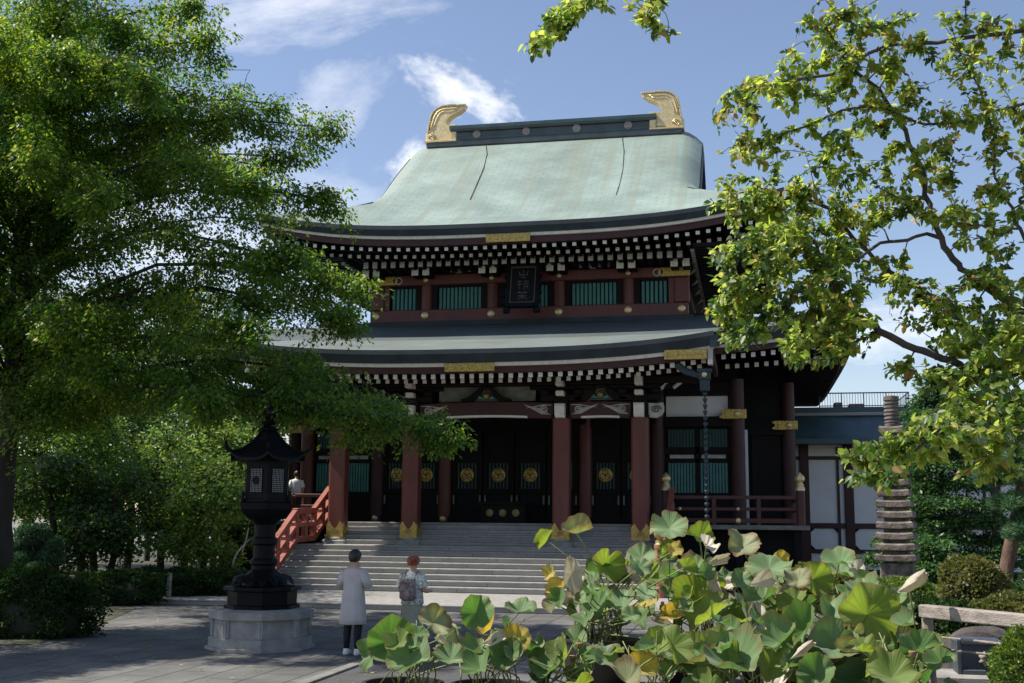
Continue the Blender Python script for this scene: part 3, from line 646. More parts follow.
for sx in (1, -1):
    for (x, y, z) in ((7.3, YW, 5.50), (9.0, 40.75, 5.36)):
        mb = MB(); mb.bevbox(*sorted((sx*(x-.38), sx*(x+.30))), y-.30, y-.24, z-.2, z+.12, .02)
        a, b = sx*(x-.38), sx*(x-.56); mb.prism([(a, z-.2), (b, z-.16), (a-sx*.06, z-.04), (b, z+.08), (a, z+.12)][::int(-sx) or 1], y-.30, y-.25); g = mb.build('gold_beam_plate', M['gold_flat'], body)
        disc('nail_cover', sx*x, y-.30, z-.04, .10, 'gold', g, .05)
    mb = MB(); mb.tube([(sx*9.0, 40.75, 1.9), (sx*9.0, 40.75, 6.8)], .22, 16); autosmooth(mb.build('lower_column', M['red_dark'], body))
    mb = MB(); mb.box(*sorted((sx*7.5, sx*7.62)), 38.2, 40.86, 1.95, 5.0); mb.build('side_plaster', M['plaster'], body)
    mb = MB(); mb.box(*sorted((sx*7.3, sx*8.95)), 40.6, 40.8, 5.0, 5.4); mb.box(*sorted((sx*7.75, sx*8.7)), 40.72, 40.86, 2.15, 5.0); mb.build('side_door_frame', M['dark'], body)
# plaster frieze and shutters in the side bays
for a, b in ((-7.3, -4.75), (4.75, 7.3)):
    x0, x1 = a+.28, b-.28
    mb = MB(); mb.box(x0, x1, YW+.08, YW+.158, 5.42, 6.08); mb.build('plaster_panel', M['plaster'], body)
    c = (a+b)/2
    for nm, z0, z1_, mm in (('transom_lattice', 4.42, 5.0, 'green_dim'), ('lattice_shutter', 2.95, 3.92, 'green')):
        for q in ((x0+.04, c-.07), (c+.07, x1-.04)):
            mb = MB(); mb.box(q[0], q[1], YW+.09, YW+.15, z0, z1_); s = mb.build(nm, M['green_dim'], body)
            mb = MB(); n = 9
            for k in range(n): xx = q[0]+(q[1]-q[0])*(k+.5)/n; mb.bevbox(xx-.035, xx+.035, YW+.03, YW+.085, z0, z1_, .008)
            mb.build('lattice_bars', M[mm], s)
    mb = MB()
    for q in ((x0+.1, c-.12), (c+.12, x1-.1)): mb.box(q[0], q[1], YW+.06, YW+.12, 4.06, 4.18)
    mb.build('white_rail', M['cream'], body)
    mb = MB(); mb.box(x0-.1, x1+.1, YW-.02, YW+.155, 3.93, 4.05); mb.box(x0-.1, x1+.1, YW-.02, YW+.155, 4.2, 4.41); mb.box(c-.065, c+.065, YW-.02, YW+.15, 2.9, 5.0); mb.box(x0-.1, x1+.1, YW-.05, YW+.155, 2.15, 2.93); mb.build('shutter_frame', M['dark'], body)
# doors with green lattice lights and gilt crests
def crest(x, y, z, r, parent):
    c = disc('crest', x, y, z, r, 'gold_flat', parent, .025, 24)
    mb = MB()
    for k in range(3):
        t0 = math.pi/2+k*2*math.pi/3; cx, cz = x+r*.46*math.cos(t0), z+r*.46*math.sin(t0)
        pts = []
        for q in np.linspace(0, 2*math.pi, 15)[:-1]:
            rr = r*.40*(1-.22*math.cos(q))*(0.8+.2*abs(math.cos(q/2))); pts.append((cx+rr*math.cos(t0+q), cz+rr*math.sin(t0+q)))
        L = [(p[0], y-.03, p[1]) for p in pts+pts[:1]]; mb.tube(L, .012, 4, cap=False)
        mb.tube([(cx-.3*r*math.cos(t0), y-.03, cz-.3*r*math.sin(t0)), (cx+.3*r*math.cos(t0), y-.03, cz+.3*r*math.sin(t0))], .01, 4)
    mb.build('crest_leaf_lines', M['dark'], c)
def door(x, w):
    mb = MB(); mb.box(x-w/2+.02, x+w/2-.02, YW+.06, YW+.14, 2.15, 5.05); d = mb.build('door', M['black'], body)
    mb = MB(); mb.box(x-w/2+.16, x+w/2-.16, YW+.03, YW+.058, 3.06, 3.92); mb.build('door_light', M['black'], d)
    mb = MB(); n = 6
    for k in range(n): xx = x-w/2+.18+(w-.36)*(k+.5)/n; mb.bevbox(xx-.028, xx+.028, YW+.0, YW+.028, 3.06, 3.92, .006)
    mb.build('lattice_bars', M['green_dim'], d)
    mb = MB(); mb.box(x-w/2+.02, x-w/2+.14, YW-.01, YW+.06, 2.15, 5.05); mb.box(x+w/2-.14, x+w/2-.02, YW-.01, YW+.06, 2.15, 5.05)
    for z0, z1_ in ((2.15, 2.35), (2.9, 3.04), (3.94, 4.1), (4.9, 5.05)): mb.box(x-w/2+.14, x+w/2-.14, YW-.005, YW+.055, z0, z1_)
    mb.build('door_frame', M['dark'], d)
    crest(x, YW-.01, 3.52, .235, d)
    for s in (-1, 1): 
        mb = MB(); mb.bevbox(x+s*(w/2-.08)-.03, x+s*(w/2-.08)+.03, YW-.035, YW-.012, 2.55, 2.85, .01); mb.build('door_fitting', M['frieze'], d)
for i in range(4): door(-1.62+1.08*i, 1.06)
for s in (-1, 1):
    for i in range(2): door(s*(2.38+.66+1.02*i), 1.0)
mb = MB(); mb.box(-4.7, 4.7, YW-.03, YW+.15, 5.05, 5.1); mb.build('door_head', M['dark'], body)

# ---- porch pillars, beams, carvings
for k, x in enumerate((-4.58, -2.28, 2.28, 4.58)):
    mb = MB(); h = .245; c = .05
    pr = [(-h+c, -h), (h-c, -h), (h, -h+c), (h, h-c), (h-c, h), (-h+c, h), (-h, h-c), (-h, -h+c)]
    vs = [(x+p[0], YP+p[1], z) for z in (1.5, 5.0) for p in pr]
    mb.add(vs, [(i, (i+1) % 8, 8+(i+1) % 8, 8+i) for i in range(8)]+[tuple(range(8, 16))]); pil = mb.build('porch_pillar', M['red'], temple)
    mb = MB(); h2 = h+.012; zt = 1.88; e = .012
    def sheath(zs):                                        # bracket-shaped top edge on each face
        prof = [(-h2, .0), (-h2*.62, .10), (-h2*.45, .0), (0, -.16), (h2*.45, .0), (h2*.62, .10), (h2, .0)]
        for f in range(4):
            ca, sa = math.cos(f*math.pi/2), math.sin(f*math.pi/2)
            pts = [(px_, -h2, 1.53) for px_, _ in prof]+[(px_, -h2, zt+dz) for px_, dz in prof]
            vs = [(x+p[0]*ca-p[1]*sa, YP+p[0]*sa+p[1]*ca, p[2]) for p in pts]
            mb.add(vs, [(i, i+1, 8+i, 7+i) for i in range(6)])
    sheath(0); mb.box(x-h2-.02, x+h2+.02, YP-h2-.02, YP+h2+.02, 1.5, 1.57); sh = mb.build('gilt_sheath', M['gold_flat'], pil)
    mb = MB(); mb.prism([(x-.10, 1.62), (x+.10, 1.62), (x+.10, 1.70), (x, 1.78), (x-.10, 1.70)], YP-h2-.016, YP-h2-.004); mb.build('sheath_relief', M['gold_dull'], sh)
    mb = MB(); mb.bevbox(x-.36, x+.36, YP-.36, YP+.36, 1.1, 1.42, .03); mb.lathe([(.34, 1.42), (.35, 1.46), (.31, 1.505)], 24, (x, YP, 0)); autosmooth(mb.build('stone_plinth', M['granite_plain'], pil))
    # stacked white bracket noses in front of the pillar head
    py = {'a': (404, 418, .29, .30), 'b': (391, 396, .24, .26), 'c': (376, 386.5, .22, .34)}
    for nm, (t, b, w, pj) in py.items():
        zt_, zb_ = at(562, t, Y=YP-.3)[2], at(562, b, Y=YP-.3)[2]
        mb = MB()
        if nm == 'a':
            L = [(0, zb_), (.16, zb_+.02), (.24, zb_+.10), (.27, zt_-.06), (.25, zt_), (0, zt_)]
            vs = [(x+s*w/2, YP-.245-p[0], p[1]) for s in (-1, 1) for p in L]; mb.add(vs, [tuple(range(6)), tuple(range(11, 5, -1))]+[((i+1) % 6, i, 6+i, 6+(i+1) % 6) for i in range(6)])
        else: mb.bevbox(x-w/2, x+w/2, YP-.245-pj, YP+.2, zb_, zt_, .02)
        mb.build('white_bracket_nose', M['white'], pil)
    mb = MB(); mb.bevbox(x-.28, x+.28, YP-.28, YP+.28, 5.0, 5.10, .02); mb.bevbox(x-.2, x+.2, YP-.2, YP+.2, 5.1, 5.75, .02); mb.bevbox(x-.62, x+.62, YP-.16, YP+.16, 5.52, 5.72, .03); mb.bevbox(x-.95, x+.95, YP-.14, YP+.14, 5.86, 6.0, .03)
    for dx in (-.5, 0, .5): mb.bevbox(x+dx-.13, x+dx+.13, YP-.2, YP+.2, 5.72, 5.87, .03)
    mb.build('bracket_set', M['dark'], pil)
mb = MB(); mb.bevbox(-6.6, 6.6, YP-.2, YP+.2, 6.0, 6.24, .03); mb.build('porch_purlin', M['dark'], temple)
def curl(mb, x, z, y, s, size=.24, turns=1.4, r=.022):
    L = []
    for k in range(22):
        t = k/21*turns*2*math.pi; rr = size*(1-k/26)
        L.append((x+s*rr*math.cos(t), y, z+rr*.75*math.sin(t)))
    mb.tube(L, r, 5)
for (a, b) in ((-4.33, -2.53), (-2.03, 2.03), (2.53, 4.33)):
    mb = MB(); n = 16; lo = []; hi = []
    for k in range(n+1):
        u = k/n; x = a+(b-a)*u; lo.append((x, 5.0+.07*math.sin(math.pi*u)*(b-a)/4)); hi.append((x, 5.46+.05*math.sin(math.pi*u)*(b-a)/4))
    mb.prism(lo+hi[::-1], YP-.15, YP+.15); bm_ = mb.build('rainbow_beam', M['red_dark'], temple)
    mb = MB(); mb.grid([[(x, YP-.16, z-.005) for x, z in lo[3:-3]], [(x, YP-.16, z+.05) for x, z in lo[3:-3]]]); mb.grid([[(x, YP-.16, z-.005) for x, z in lo[3:-3]], [(x, YP+.1, z-.005) for x, z in lo[3:-3]]][::-1]); mb.build('white_edge_line', M['white'], bm_)
    for s, xe in ((1, a), (-1, b)):
        mb = MB(); w = min(.62, (b-a)*.34)
        curl(mb, xe+s*w*.42, 5.27, YP-.165, s, .13, 1.5, .020)
        for q in range(5): mb.tube([(xe+s*(w*.1+q*.05), YP-.165, 5.12+.04*q), (xe+s*(w*.55+q*.09), YP-.165, 5.16+.05*q), (xe+s*(w+q*.06), YP-.165, 5.30+.03*q)], [.008, .024, .006], 5)
        mb.tube([(xe+s*.04, YP-.165, 5.40), (xe+s*w*.5, YP-.165, 5.40), (xe+s*w*1.3, YP-.165, 5.32)], [.01, .02, .006], 5)
        mb.build('white_scroll_carving', M['cream'], bm_)
        mb = MB(); disc('blue_rosette', xe+s*w*.42, YP-.155, 5.27, .055, 'steel', bm_, .02)
    # frog-leg strut between beam and purlin, on a faded board
    c = (a+b)/2; mb = MB(); mb.box(a+.55, b-.55, YP+.02, YP+.05, 5.55, 5.98); mb.build('faded_frieze', M['frieze'], bm_)
    mb = MB()
    for s in (-1, 1): mb.prism([(c+s*.08, 5.96), (c+s*.16, 5.96), (c+s*.34, 5.82), (c+s*.55, 5.66), (c+s*.78, 5.60), (c+s*.76, 5.54), (c+s*.4, 5.54), (c+s*.22, 5.68)][::s], YP-.16, YP)
    mb.bevbox(c-.16, c+.16, YP-.2, YP+.1, 5.9, 6.0, .02); mb.build('frog_leg_strut', M['dark'], bm_)
    mb = MB()
    for s in (-1, 1):
        for q in range(4): mb.tube([(c+s*.04, YP-.05, 5.6), (c+s*(.15+.07*q), YP-.08, 5.64+.05*q), (c+s*(.32+.06*q), YP-.06, 5.60+.03*q)], [.02, .05, .01], 6)
    mb.build('green_carving', M['green'], bm_)
    mb = MB(); mb.lathe([(.02, -.1), (.1, -.03), (.11, .03), (.03, .1)], 10, (c, YP-.1, 5.7)); mb.build('gilt_flower', M['gold_dull'], bm_, smooth=True)
for s in (-1, 1):                                           # carved white beam noses outside the end pillars
    x0 = s*4.83; P = [(0, 5.02), (.22, 5.0), (.36, 5.06), (.44, 5.18), (.45, 5.34), (.42, 5.45), (.25, 5.42), (0, 5.44)]
    mb = MB(); mb.prism([(x0+s*p[0], p[1]) for p in P][::s], YP-.13, YP+.13, 0, None, .04); nose = mb.build('beam_nose', M['cream'], temple)
    mb = MB(); curl(mb, x0+s*.22, 5.24, YP-.14, s, .15, 1.7, .018); mb.build('nose_scroll', M['steel'], nose)
    for zz, xx in ((5.9, 5.25), (6.02, 5.75)):
        mb = MB(); mb.tube([(s*(xx-.2), YP-.1, zz-.16), (s*xx, YP-.1, zz), (s*(xx+.16), YP-.1, zz+.15)], [.05, .06, .04], 6); mb.build('bracket_tip', M['cream'], temple)
for x in (-4.58, -2.28, 2.28, 4.58):                        # links from the porch back to the hall
    mb = MB(); L = [(x, YP+.2+(YW-.4-YP)*k/10, 5.3+.25*math.sin(k/10*math.pi)) for k in range(11)]; mb.tube(L, .16, 8); mb.build('shrimp_beam', M['dark'], temple)

# ---- veranda
for sx in (1, -1):
    x0, x1 = sorted((sx*4.95, sx*9.3))
    mb = MB(); mb.box(x0, x1, 34.95, YW+.1, 1.86, 1.95); mb.box(*sorted((sx*7.62, sx*9.3)), YW+.1, 52, 1.86, 1.95); v = mb.build('veranda_floor', M['dark'], temple)
    mb = MB(); mb.bevbox(x0-.04, x1+.04, 34.85, 34.95, 1.82, 1.955, .015); mb.build('veranda_edge', M['frieze'], v)
    mb = MB(); mb.box(*sorted((sx*5.2, sx*9.1)), 35.6, 35.7, 0.1, 1.84); mb.build('underfloor_shade_panel', M['black'], v)  # black sheet standing in for the darkness under the veranda
    for x in (5.5, 7.3, 9.0):
        mb = MB(); mb.bevbox(sx*x-.12, sx*x+.12, 35.05, 35.29, 0.0, 1.85, .02); mb.build('veranda_post', M['dark'], v)
    mb = MB()
    for z, t in ((2.08, .07), (2.42, .05), (2.76, .055)): mb.bevbox(*sorted((sx*5.2, sx*9.1)), 35.02-t*.6, 35.02+t*.6, z-t, z+t, .012); mb.bevbox(*sorted((sx*9.1-.05, sx*9.1+.05)), 35.05, 50, z-t, z+t, .012)
    for x in (5.2, 6.6, 7.9, 9.1): mb.bevbox(sx*x-.06, sx*x+.06, 34.97, 35.09, 1.95, 2.76, .01)
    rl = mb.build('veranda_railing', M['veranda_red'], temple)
    for x in (5.2, 9.1):
        mb = MB(); mb.tube([(sx*x, 35.02, 1.95), (sx*x, 35.02, 2.98)], .13, 14); p = autosmooth(mb.build('railing_post', M['veranda_red'], rl))
        mb = MB(); mb.lathe([(.135, 2.96), (.14, 3.05), (.11, 3.07), (.11, 3.15), (.075, 3.17), (.075, 3.20), (.125, 3.24), (.145, 3.31), (.12, 3.38), (.05, 3.44), (.01, 3.50)], 16, (sx*x, 35.02, 0)); autosmooth(mb.build('giboshi_finial', M['gold'], p), 60)
    for x in (5.6, 7.3, 9.1):
        for z in (2.08, 2.42): disc('nail_cover', sx*x, 34.96, z, .055 if z > 2.1 else .085, 'gold', rl, .03, 12)
mb = MB(); mb.box(-4.94, 4.94, 34.5, YW+.1, 1.3, 1.95); mb.build('hall_floor', M['dark'], temple)

# ---- stair railings of the porch
def stair_rail(sx):
    x = sx*5.38
    path = [(29.75, 0.05), (30.15, .16), (32.2, 1.33), (33.6, 1.36), (34.9, 2.05)]
    mb = MB()
    for off, t in ((.10, .085), (.52, .06), (.93, .075)):
        for (a, b) in zip(path[1:], path[2:]):
            vs = []
            for s in (-.075, .075):
                for dz in (-t, t): vs += [(x+s, a[0], a[1]+off+dz), (x+s, b[0], b[1]+off+dz)]
            mb.add(vs, [(0, 1, 3, 2), (5, 4, 6, 7), (2, 3, 7, 6), (1, 0, 4, 5), (0, 2, 6, 4), (3, 1, 5, 7)])
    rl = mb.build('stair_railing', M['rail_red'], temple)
    def zp(y): return float(np.interp(y, [p[0] for p in path], [p[1] for p in path]))
    for y in (30.85, 31.5, 32.2, 32.9, 33.6, 34.3):
        mb = MB(); mb.bevbox(x-.085, x+.085, y-.09, y+.09, zp(y)+.05, zp(y)+(1.0 if y in (32.2, 33.6) else .9), .015); mb.build('railing_post', M['rail_red'], rl)
        mb = MB(); mb.bevbox(x-.11, x+.11, y-.16, y+.16, zp(y)+.47, zp(y)+.62, .03); mb.build('rail_clamp', M['rail_red'], rl)
    for y in (30.05,):
        mb = MB(); mb.tube([(x, y, .1), (x, y, 1.38)], .14, 14); p = autosmooth(mb.build('railing_newel', M['rail_red'], rl))
        mb = MB(); mb.lathe([(.15, 1.36), (.155, 1.46), (.12, 1.48), (.12, 1.56), (.08, 1.58), (.08, 1.61), (.14, 1.65), (.16, 1.73), (.13, 1.81), (.055, 1.88), (.01, 1.95)], 16, (x, y, 0)); autosmooth(mb.build('giboshi_finial', M['gold_dull'], p), 60)
stair_rail(1); stair_rail(-1)

# ---- rain gutter box (part) and the chain that hangs from it (a thing)
gx = at(705, 400, Y=31.6)[0]
mb = MB(); mb.bevbox(gx-.16, gx+.16, 31.45, 31.77, 5.86, 6.12, .02); mb.bevbox(gx-.2, gx+.2, 31.41, 31.81, 6.06, 6.16, .02); mb.tube([(gx-.75, 31.6, 6.3), (gx-.5, 31.6, 6.1), (gx-.16, 31.6, 6.0)], .10, 10); mb.bevbox(gx-.13, gx+.13, 31.48, 31.74, 5.55, 5.86, .02)
gb = mb.build('gutter_box', M['patina_chain'], temple); disc('gutter_boss', gx, 31.45, 5.99, .075, 'gold', gb, .04)
chain = thing('rain_chain', 'blue green rain chain of small cups hanging from the porch gutter box', 'rain chain', (gx, 31.6, .3))
k = 0; z = 5.52
while z > 0.35:
    mb = MB(); mb.lathe([(.02, -.13), (.055, -.06), (.065, 0), (.055, .003), (.02, -.11)], 10, (gx, 31.6, z)); mb.tube([(gx, 31.6, z-.13), (gx, 31.6, z+.04)], .014, 5); mb.build('chain_cup', M['patina_chain'], chain, smooth=True); z -= .165
mb = MB(); mb.lathe([(.25, 0), (.34, .28), (.36, .32), (.30, .32), (.26, .1)], 20, (gx, 31.6, 0)); autosmooth(mb.build('catch_basin', M['granite_plain'], chain))

# ---- stone steps
steps = thing('stone_steps', 'broad grey granite steps rising to the temple porch', 'steps', (0, 28, 0))
def flight(name, x0, x1, ys, zs, yback):
    for i, (y, z) in enumerate(zip(ys, zs)):
        zb = 0 if i == 0 else zs[i-1]
        mb = MB(); mb.box(x0, x1, y, yback, zb-.02, z-.045, 1, mfront=0)
        mb.bevbox(x0-.01, x1+.01, y-.022, yback, z-.045, z, .01, 1)
        mb.build(name, [M['granite'], M['granite_plain']], steps)
flight('step', -7.4, 7.4, [25.9], [.13], 30.6)
flight('step', -5.45, 5.45, [30.2+.30*i for i in range(8)], [.13+.146*(i+1) for i in range(8)], 34.7)
flight('step', -4.98, 4.98, [33.3+.25*i for i in range(5)], [1.298+.1304*(i+1) for i in range(5)], 34.8)
# offering box on the hall floor
ob = thing('offering_box', 'low dark wooden offering box with three dull gold crests before the doors', 'offering box', (-.35, 36.2, 1.95))
obx = at(503, 506, Y=36.0)[0]
mb = MB(); mb.bevbox(obx-.72, obx+.72, 35.95, 36.6, 2.0, 2.52, .02); mb.bevbox(obx-.78, obx+.78, 35.9, 36.65, 1.95, 2.03, .01); mb.build('box_body', M['black'], ob)
mb = MB(); mb.bevbox(obx-.80, obx+.80, 35.88, 35.98, 2.50, 2.62, .015); mb.bevbox(obx-.80, obx+.80, 36.57, 36.67, 2.50, 2.62, .015)
for k in range(11): xx = obx-.7+.14*k; mb.bevbox(xx-.03, xx+.03, 35.98, 36.57, 2.54, 2.6, .01)
mb.build('slatted_top', M['dark'], ob)
for dx in (-.42, 0, .42): disc('crest', obx+dx, 35.95, 2.26, .12, 'gold_dull', ob, .02)
# ================================================================== SETTING
def sheet(name, pts, z, m):
    mb = MB(); mb.add([(x, y, z) for x, y in pts], [tuple(range(len(pts)))]); o = mb.build(name, M[m]); return tag(o, kind='structure')
sheet('ground', [(-600, -100), (600, -100), (600, 1200), (-600, 1200)], -0.012, 'gravel')
sheet('paving', [(-5.6, 2), (10.2, 2), (10.2, 19), (8.6, 25), (8.6, 30), (-7.6, 30), (-7.6, 26.2), (-5.9, 24.5), (-6.2, 18.6), (-8, 14), (-12, 12), (-12, 2)], -0.006, 'paving')
sheet('asphalt_path', [(2.2, 2), (4.3, 2), (4.3, 19.5), (2.2, 19.5)], 0.0, 'asphalt')
mb = MB()
for k in range(18): mb.bevbox(2.02, 2.19, 2+k*1.0+.004, 2+(k+1)*1.0-.004, -.02, .03, .008)
o = mb.build('kerb', M['kerb']); tag(o, kind='structure')
sheet('garden_soil', [(-30, 14.5), (-8.2, 14.5), (-3.85, 17.3), (-4.2, 19.4), (-6.05, 24.6), (-7.7, 26.3), (-9.5, 60), (-60, 90), (-60, 14.5)], 0.002, 'soil')
sheet('garden_bed', [(8.75, 15.2), (26, 11), (26, 44), (9.6, 44), (9.6, 31), (8.75, 25)], 0.002, 'soil')
# ---- corridor building to the right of the hall
cor = thing('corridor_building', 'low white plastered building with dark timbers and blue green copper eaves', 'building', (12, 46, 0))
mb = MB(); mb.box(9.0, 24, 46.0, 52, 0, 5.2); wall = mb.build('plaster_wall', M['plaster'], cor)
mb = MB()
for x in (9.72, 11.35, 14.0, 16.6, 19.2, 21.8): mb.bevbox(x-.17, x+.17, 45.88, 46.1, 0, 5.0, .02)
mb.build('timber_post', M['red_dark'], cor)
mb = MB()
for z0, z1_ in ((4.42, 4.56), (1.82, 2.02), (.88, 1.04), (.1, .3)): mb.box(9.1, 24, 45.93, 46.02, z0, z1_)
for x in (10.96, 13.6, 16.2, 18.8): mb.box(x-.05, x+.05, 45.95, 46.01, 0, 4.9)
mb.build('timber_rail', M['red_dark'], cor)
for x, hw in ((10.40, .51), (12.53, 1.0)):                  # chamfered dark corners of the middle panels
    for sx in (-1, 1):
        for sz in (-1, 1):
            mb = MB(); mb.prism([(x+sx*hw, 1.43+sz*.40), (x+sx*(hw-.17), 1.43+sz*.40), (x+sx*hw, 1.43+sz*.23)], 45.94, 46.01); mb.build('panel_corner', M['dark'], cor)
mb = MB(); mb.grid([[(9.0, 44.7, 4.95), (24, 44.7, 4.95)], [(9.0, 44.72, 5.15), (24, 44.72, 5.15)], [(9.0, 45.9, 6.1), (24, 45.9, 6.1)]]); mb.grid([[(9.0, 44.8, 4.94), (24, 44.8, 4.94)], [(9, 46.0, 5.0), (24, 46, 5.0)]])
rf = mb.build('copper_eave', M['copper_side'], cor)
mb = MB(); mb.bevbox(9.0, 24, 45.8, 53, 6.1, 6.22, .02); mb.build('roof_edge', M['concrete'], rf); mb = MB(); mb.box(9, 24, 46.05, 52.9, 6.22, 6.45); mb.build('flat_roof', M['copper_side'], rf)
mb = MB(); x0, x1, yr = 10.4, 13.75, 46.6
mb.tube([(x0, yr, 7.05), (x1, yr, 7.05)], .025, 6); mb.tube([(x0, yr, 6.55), (x1, yr, 6.55)], .018, 6); mb.tube([(x1, yr, 7.05), (x1, 51, 7.05)], .025, 6)
for k in range(33): x = x0+(x1-x0)*k/32; mb.tube([(x, yr, 6.45), (x, yr, 7.05)], .022 if k % 8 == 0 else .009, 5)
for k in range(14): mb.tube([(x1, yr+.33*k, 6.45), (x1, yr+.33*k, 7.05)], .010, 5)
mb.build('roof_railing', M['iron'], cor)
for x0, x1, h in ((11.0, 11.32, .3), (11.55, 12.15, .24)):
    mb = MB(); mb.bevbox(x0, x1, 47.2, 47.6, 6.45, 6.45+h, .03); mb.box(x0+.04, x1-.04, 47.19, 47.2, 6.5, 6.45+h-.06); mb.build('roof_unit', M['wood_grey'], cor)
# a pale block of flats far off, behind the cherry
far = thing('apartment_block', 'distant grey flat roofed block showing between the branches', 'building', (36, 90, 0))
mb = MB(); mb.box(33.5, 60, 92, 110, 0, 17.2); mb.build('wall', M['concrete'], far)
mb = MB(); mb.bevbox(33.2, 60.3, 91.7, 110.3, 17.2, 17.8, .1); mb.build('roof', M['iron'], far)
for i in range(5):
    for j in range(5):
        mb = MB(); mb.box(34.5+i*4, 36.5+i*4, 91.9, 91.98, 2+j*3.1, 3.6+j*3.1); mb.build('window', M['steel'], far)

# ---- bronze lantern on its granite base
LA = (-0.09, 17.85)
lant = thing('bronze_lantern', 'tall black bronze lantern on a pale octagonal granite base', 'lantern', (LA[0], LA[1], 0))
ph = math.atan2(-LA[1], CAMX-LA[0])
def poly_r(n, prof, nm, m, parent=lant, phase=ph):
    mb = MB(); mb.lathe(prof, n, (LA[0], LA[1], 0), 0, phase); return mb.build(nm, M[m], parent)
st = poly_r(8, [(.87, 0), (.87, .05), (.82, .055), (.82, .19), (.76, .20), (.76, .48), (.825, .485), (.835, .60), (.60, .63)], 'stone_base', 'granite_plain')
for k in range(8):
    a = ph+(k+.5)*math.pi/4; ap = .76*math.cos(math.pi/8)
    for q in (-1, 1):
        mb = MB(); mt = Matrix.Translation((LA[0], LA[1], 0)) @ Matrix.Rotation(a, 4, 'Z')
        mb.bevbox(ap-.01, ap+.025, q*.28-.05, q*.28+.05, .2, .485, .008, 0, mt); mb.build('base_pilaster', M['granite_plain'], st)
br = poly_r(8, [(.60, .62), (.60, .68), (.55, .70), (.55, .90), (.62, .92), (.62, .97), (.40, .99)], 'bronze_plinth', 'bronze')
mb = MB()
for k in range(16):
    a = k*2*math.pi/16; mt = Matrix.Translation((LA[0], LA[1], 0)) @ Matrix.Rotation(a, 4, 'Z')
    vs = [mt @ Vector(p) for p in ((.30, -.07, 1.14), (.30, .07, 1.14), (.46, -.09, 1.08), (.46, .09, 1.08), (.54, 0, .985), (.44, 0, 1.13), (.33, 0, 1.17))]
    mb.add(vs, [(0, 2, 5, 6), (6, 5, 3, 1), (2, 4, 5), (5, 4, 3)])
mb.build('lotus_petal_ring', M['bronze'], br, smooth=True)
shaft = poly_r(24, [(.34, .98), (.31, 1.14), (.24, 1.2), (.19, 1.24), (.19, 1.30), (.225, 1.33), (.225, 1.38), (.175, 1.42), (.17, 1.62), (.21, 1.65), (.21, 1.73), (.17, 1.76), (.17, 1.95), (.22, 2.0), (.28, 2.06)], 'shaft', 'bronze'); autosmooth(shaft, 35)
mb = MB()
for s in (1,):
    L = [(LA[0]-.22-.34*math.sin(t)*.8, LA[1]-.08, 1.72-.42*(t/1.6)) for t in np.linspace(0, 1.6, 8)]; mb.tube(L, .015, 5); mb.tube([(LA[0]-.24, LA[1]-.1, 1.9), (LA[0]-.27, LA[1]-.12, 1.68), (LA[0]-.33, LA[1]-.12, 1.5)], .012, 5)
mb.build('scroll_bracket', M['granite_plain'], shaft, smooth=True)
poly_r(6, [(.30, 2.04), (.40, 2.12), (.46, 2.20), (.475, 2.30), (.42, 2.32)], 'platform', 'bronze')
for k in range(6):
    a = ph+k*math.pi/3; mb = MB(); mb.lathe([(.03, 2.30), (.035, 2.36), (.02, 2.40), (.03, 2.44), (.005, 2.5)], 8, (LA[0]+.43*math.cos(a), LA[1]+.43*math.sin(a), 0)); mb.build('platform_knob', M['bronze'], lant, smooth=True)
fb = poly_r(6, [(.40, 2.30), (.40, 2.36), (.385, 2.37), (.385, 2.98), (.42, 3.0), (.46, 3.06)], 'fire_box', 'bronze')
for k in range(6):
    a = ph+(k+.5)*math.pi/3; ap = .385*math.cos(math.pi/6); mt = Matrix.Translation((LA[0], LA[1], 0)) @ Matrix.Rotation(a, 4, 'Z')
    mb = MB(); mb.box(ap+.002, ap+.006, -.105, .105, 2.47, 2.85, 0, mt); p = mb.build('lattice_panel', M['lattice_light'], fb)
    mb = MB(); w = .0045
    for q in np.linspace(-.105, .105, 9): mb.box(ap+.006, ap+.018, q-w, q+w, 2.46, 2.86, 0, mt)
    for q in np.linspace(2.47, 2.85, 13): mb.box(ap+.006, ap+.016, -.11, .11, q-w, q+w, 0, mt)
    if k in (5, 2): 
        for q in range(8): t = q*math.pi/4; mb.lathe([(.03, 0), (.03, .016), (.005, .017)], 8); mb.v[-24:] = [tuple(mt @ Vector((ap+.008+c, .035*math.cos(t)+x_, 2.66+.035*math.sin(t)+y_))) for x_, y_, c in mb.v[-24:]]
    mb.build('lattice_grid', M['bronze'], p)
mb = MB(); nr = 12; rows = []
for i in range(nr+1):
    t = i/nr; r = .12+.56*t**1.0; zb = 3.52-.50*(t**.62)
    row = []
    for k in range(49):
        th = 2*math.pi*k/48
        hexr = math.cos(math.pi/6)/math.cos(((th) % (math.pi/3))-math.pi/6)
        corner = (abs(((th) % (math.pi/3))-math.pi/6)/(math.pi/6))
        row.append((LA[0]+r*hexr*math.cos(th+ph), LA[1]+r*hexr*math.sin(th+ph), zb+.10*t**4*corner**4))
    rows.append(row)
mb.grid(rows); mb.grid([[(p[0], p[1], p[2]-.05) for p in rows[-1]], rows[-1]]); mb.grid([[(LA[0], LA[1], 3.05)]*49, [(p[0], p[1], p[2]-.05) for p in rows[-1]]])
rf = autosmooth(mb.build('lantern_roof', M['bronze'], lant), 30)
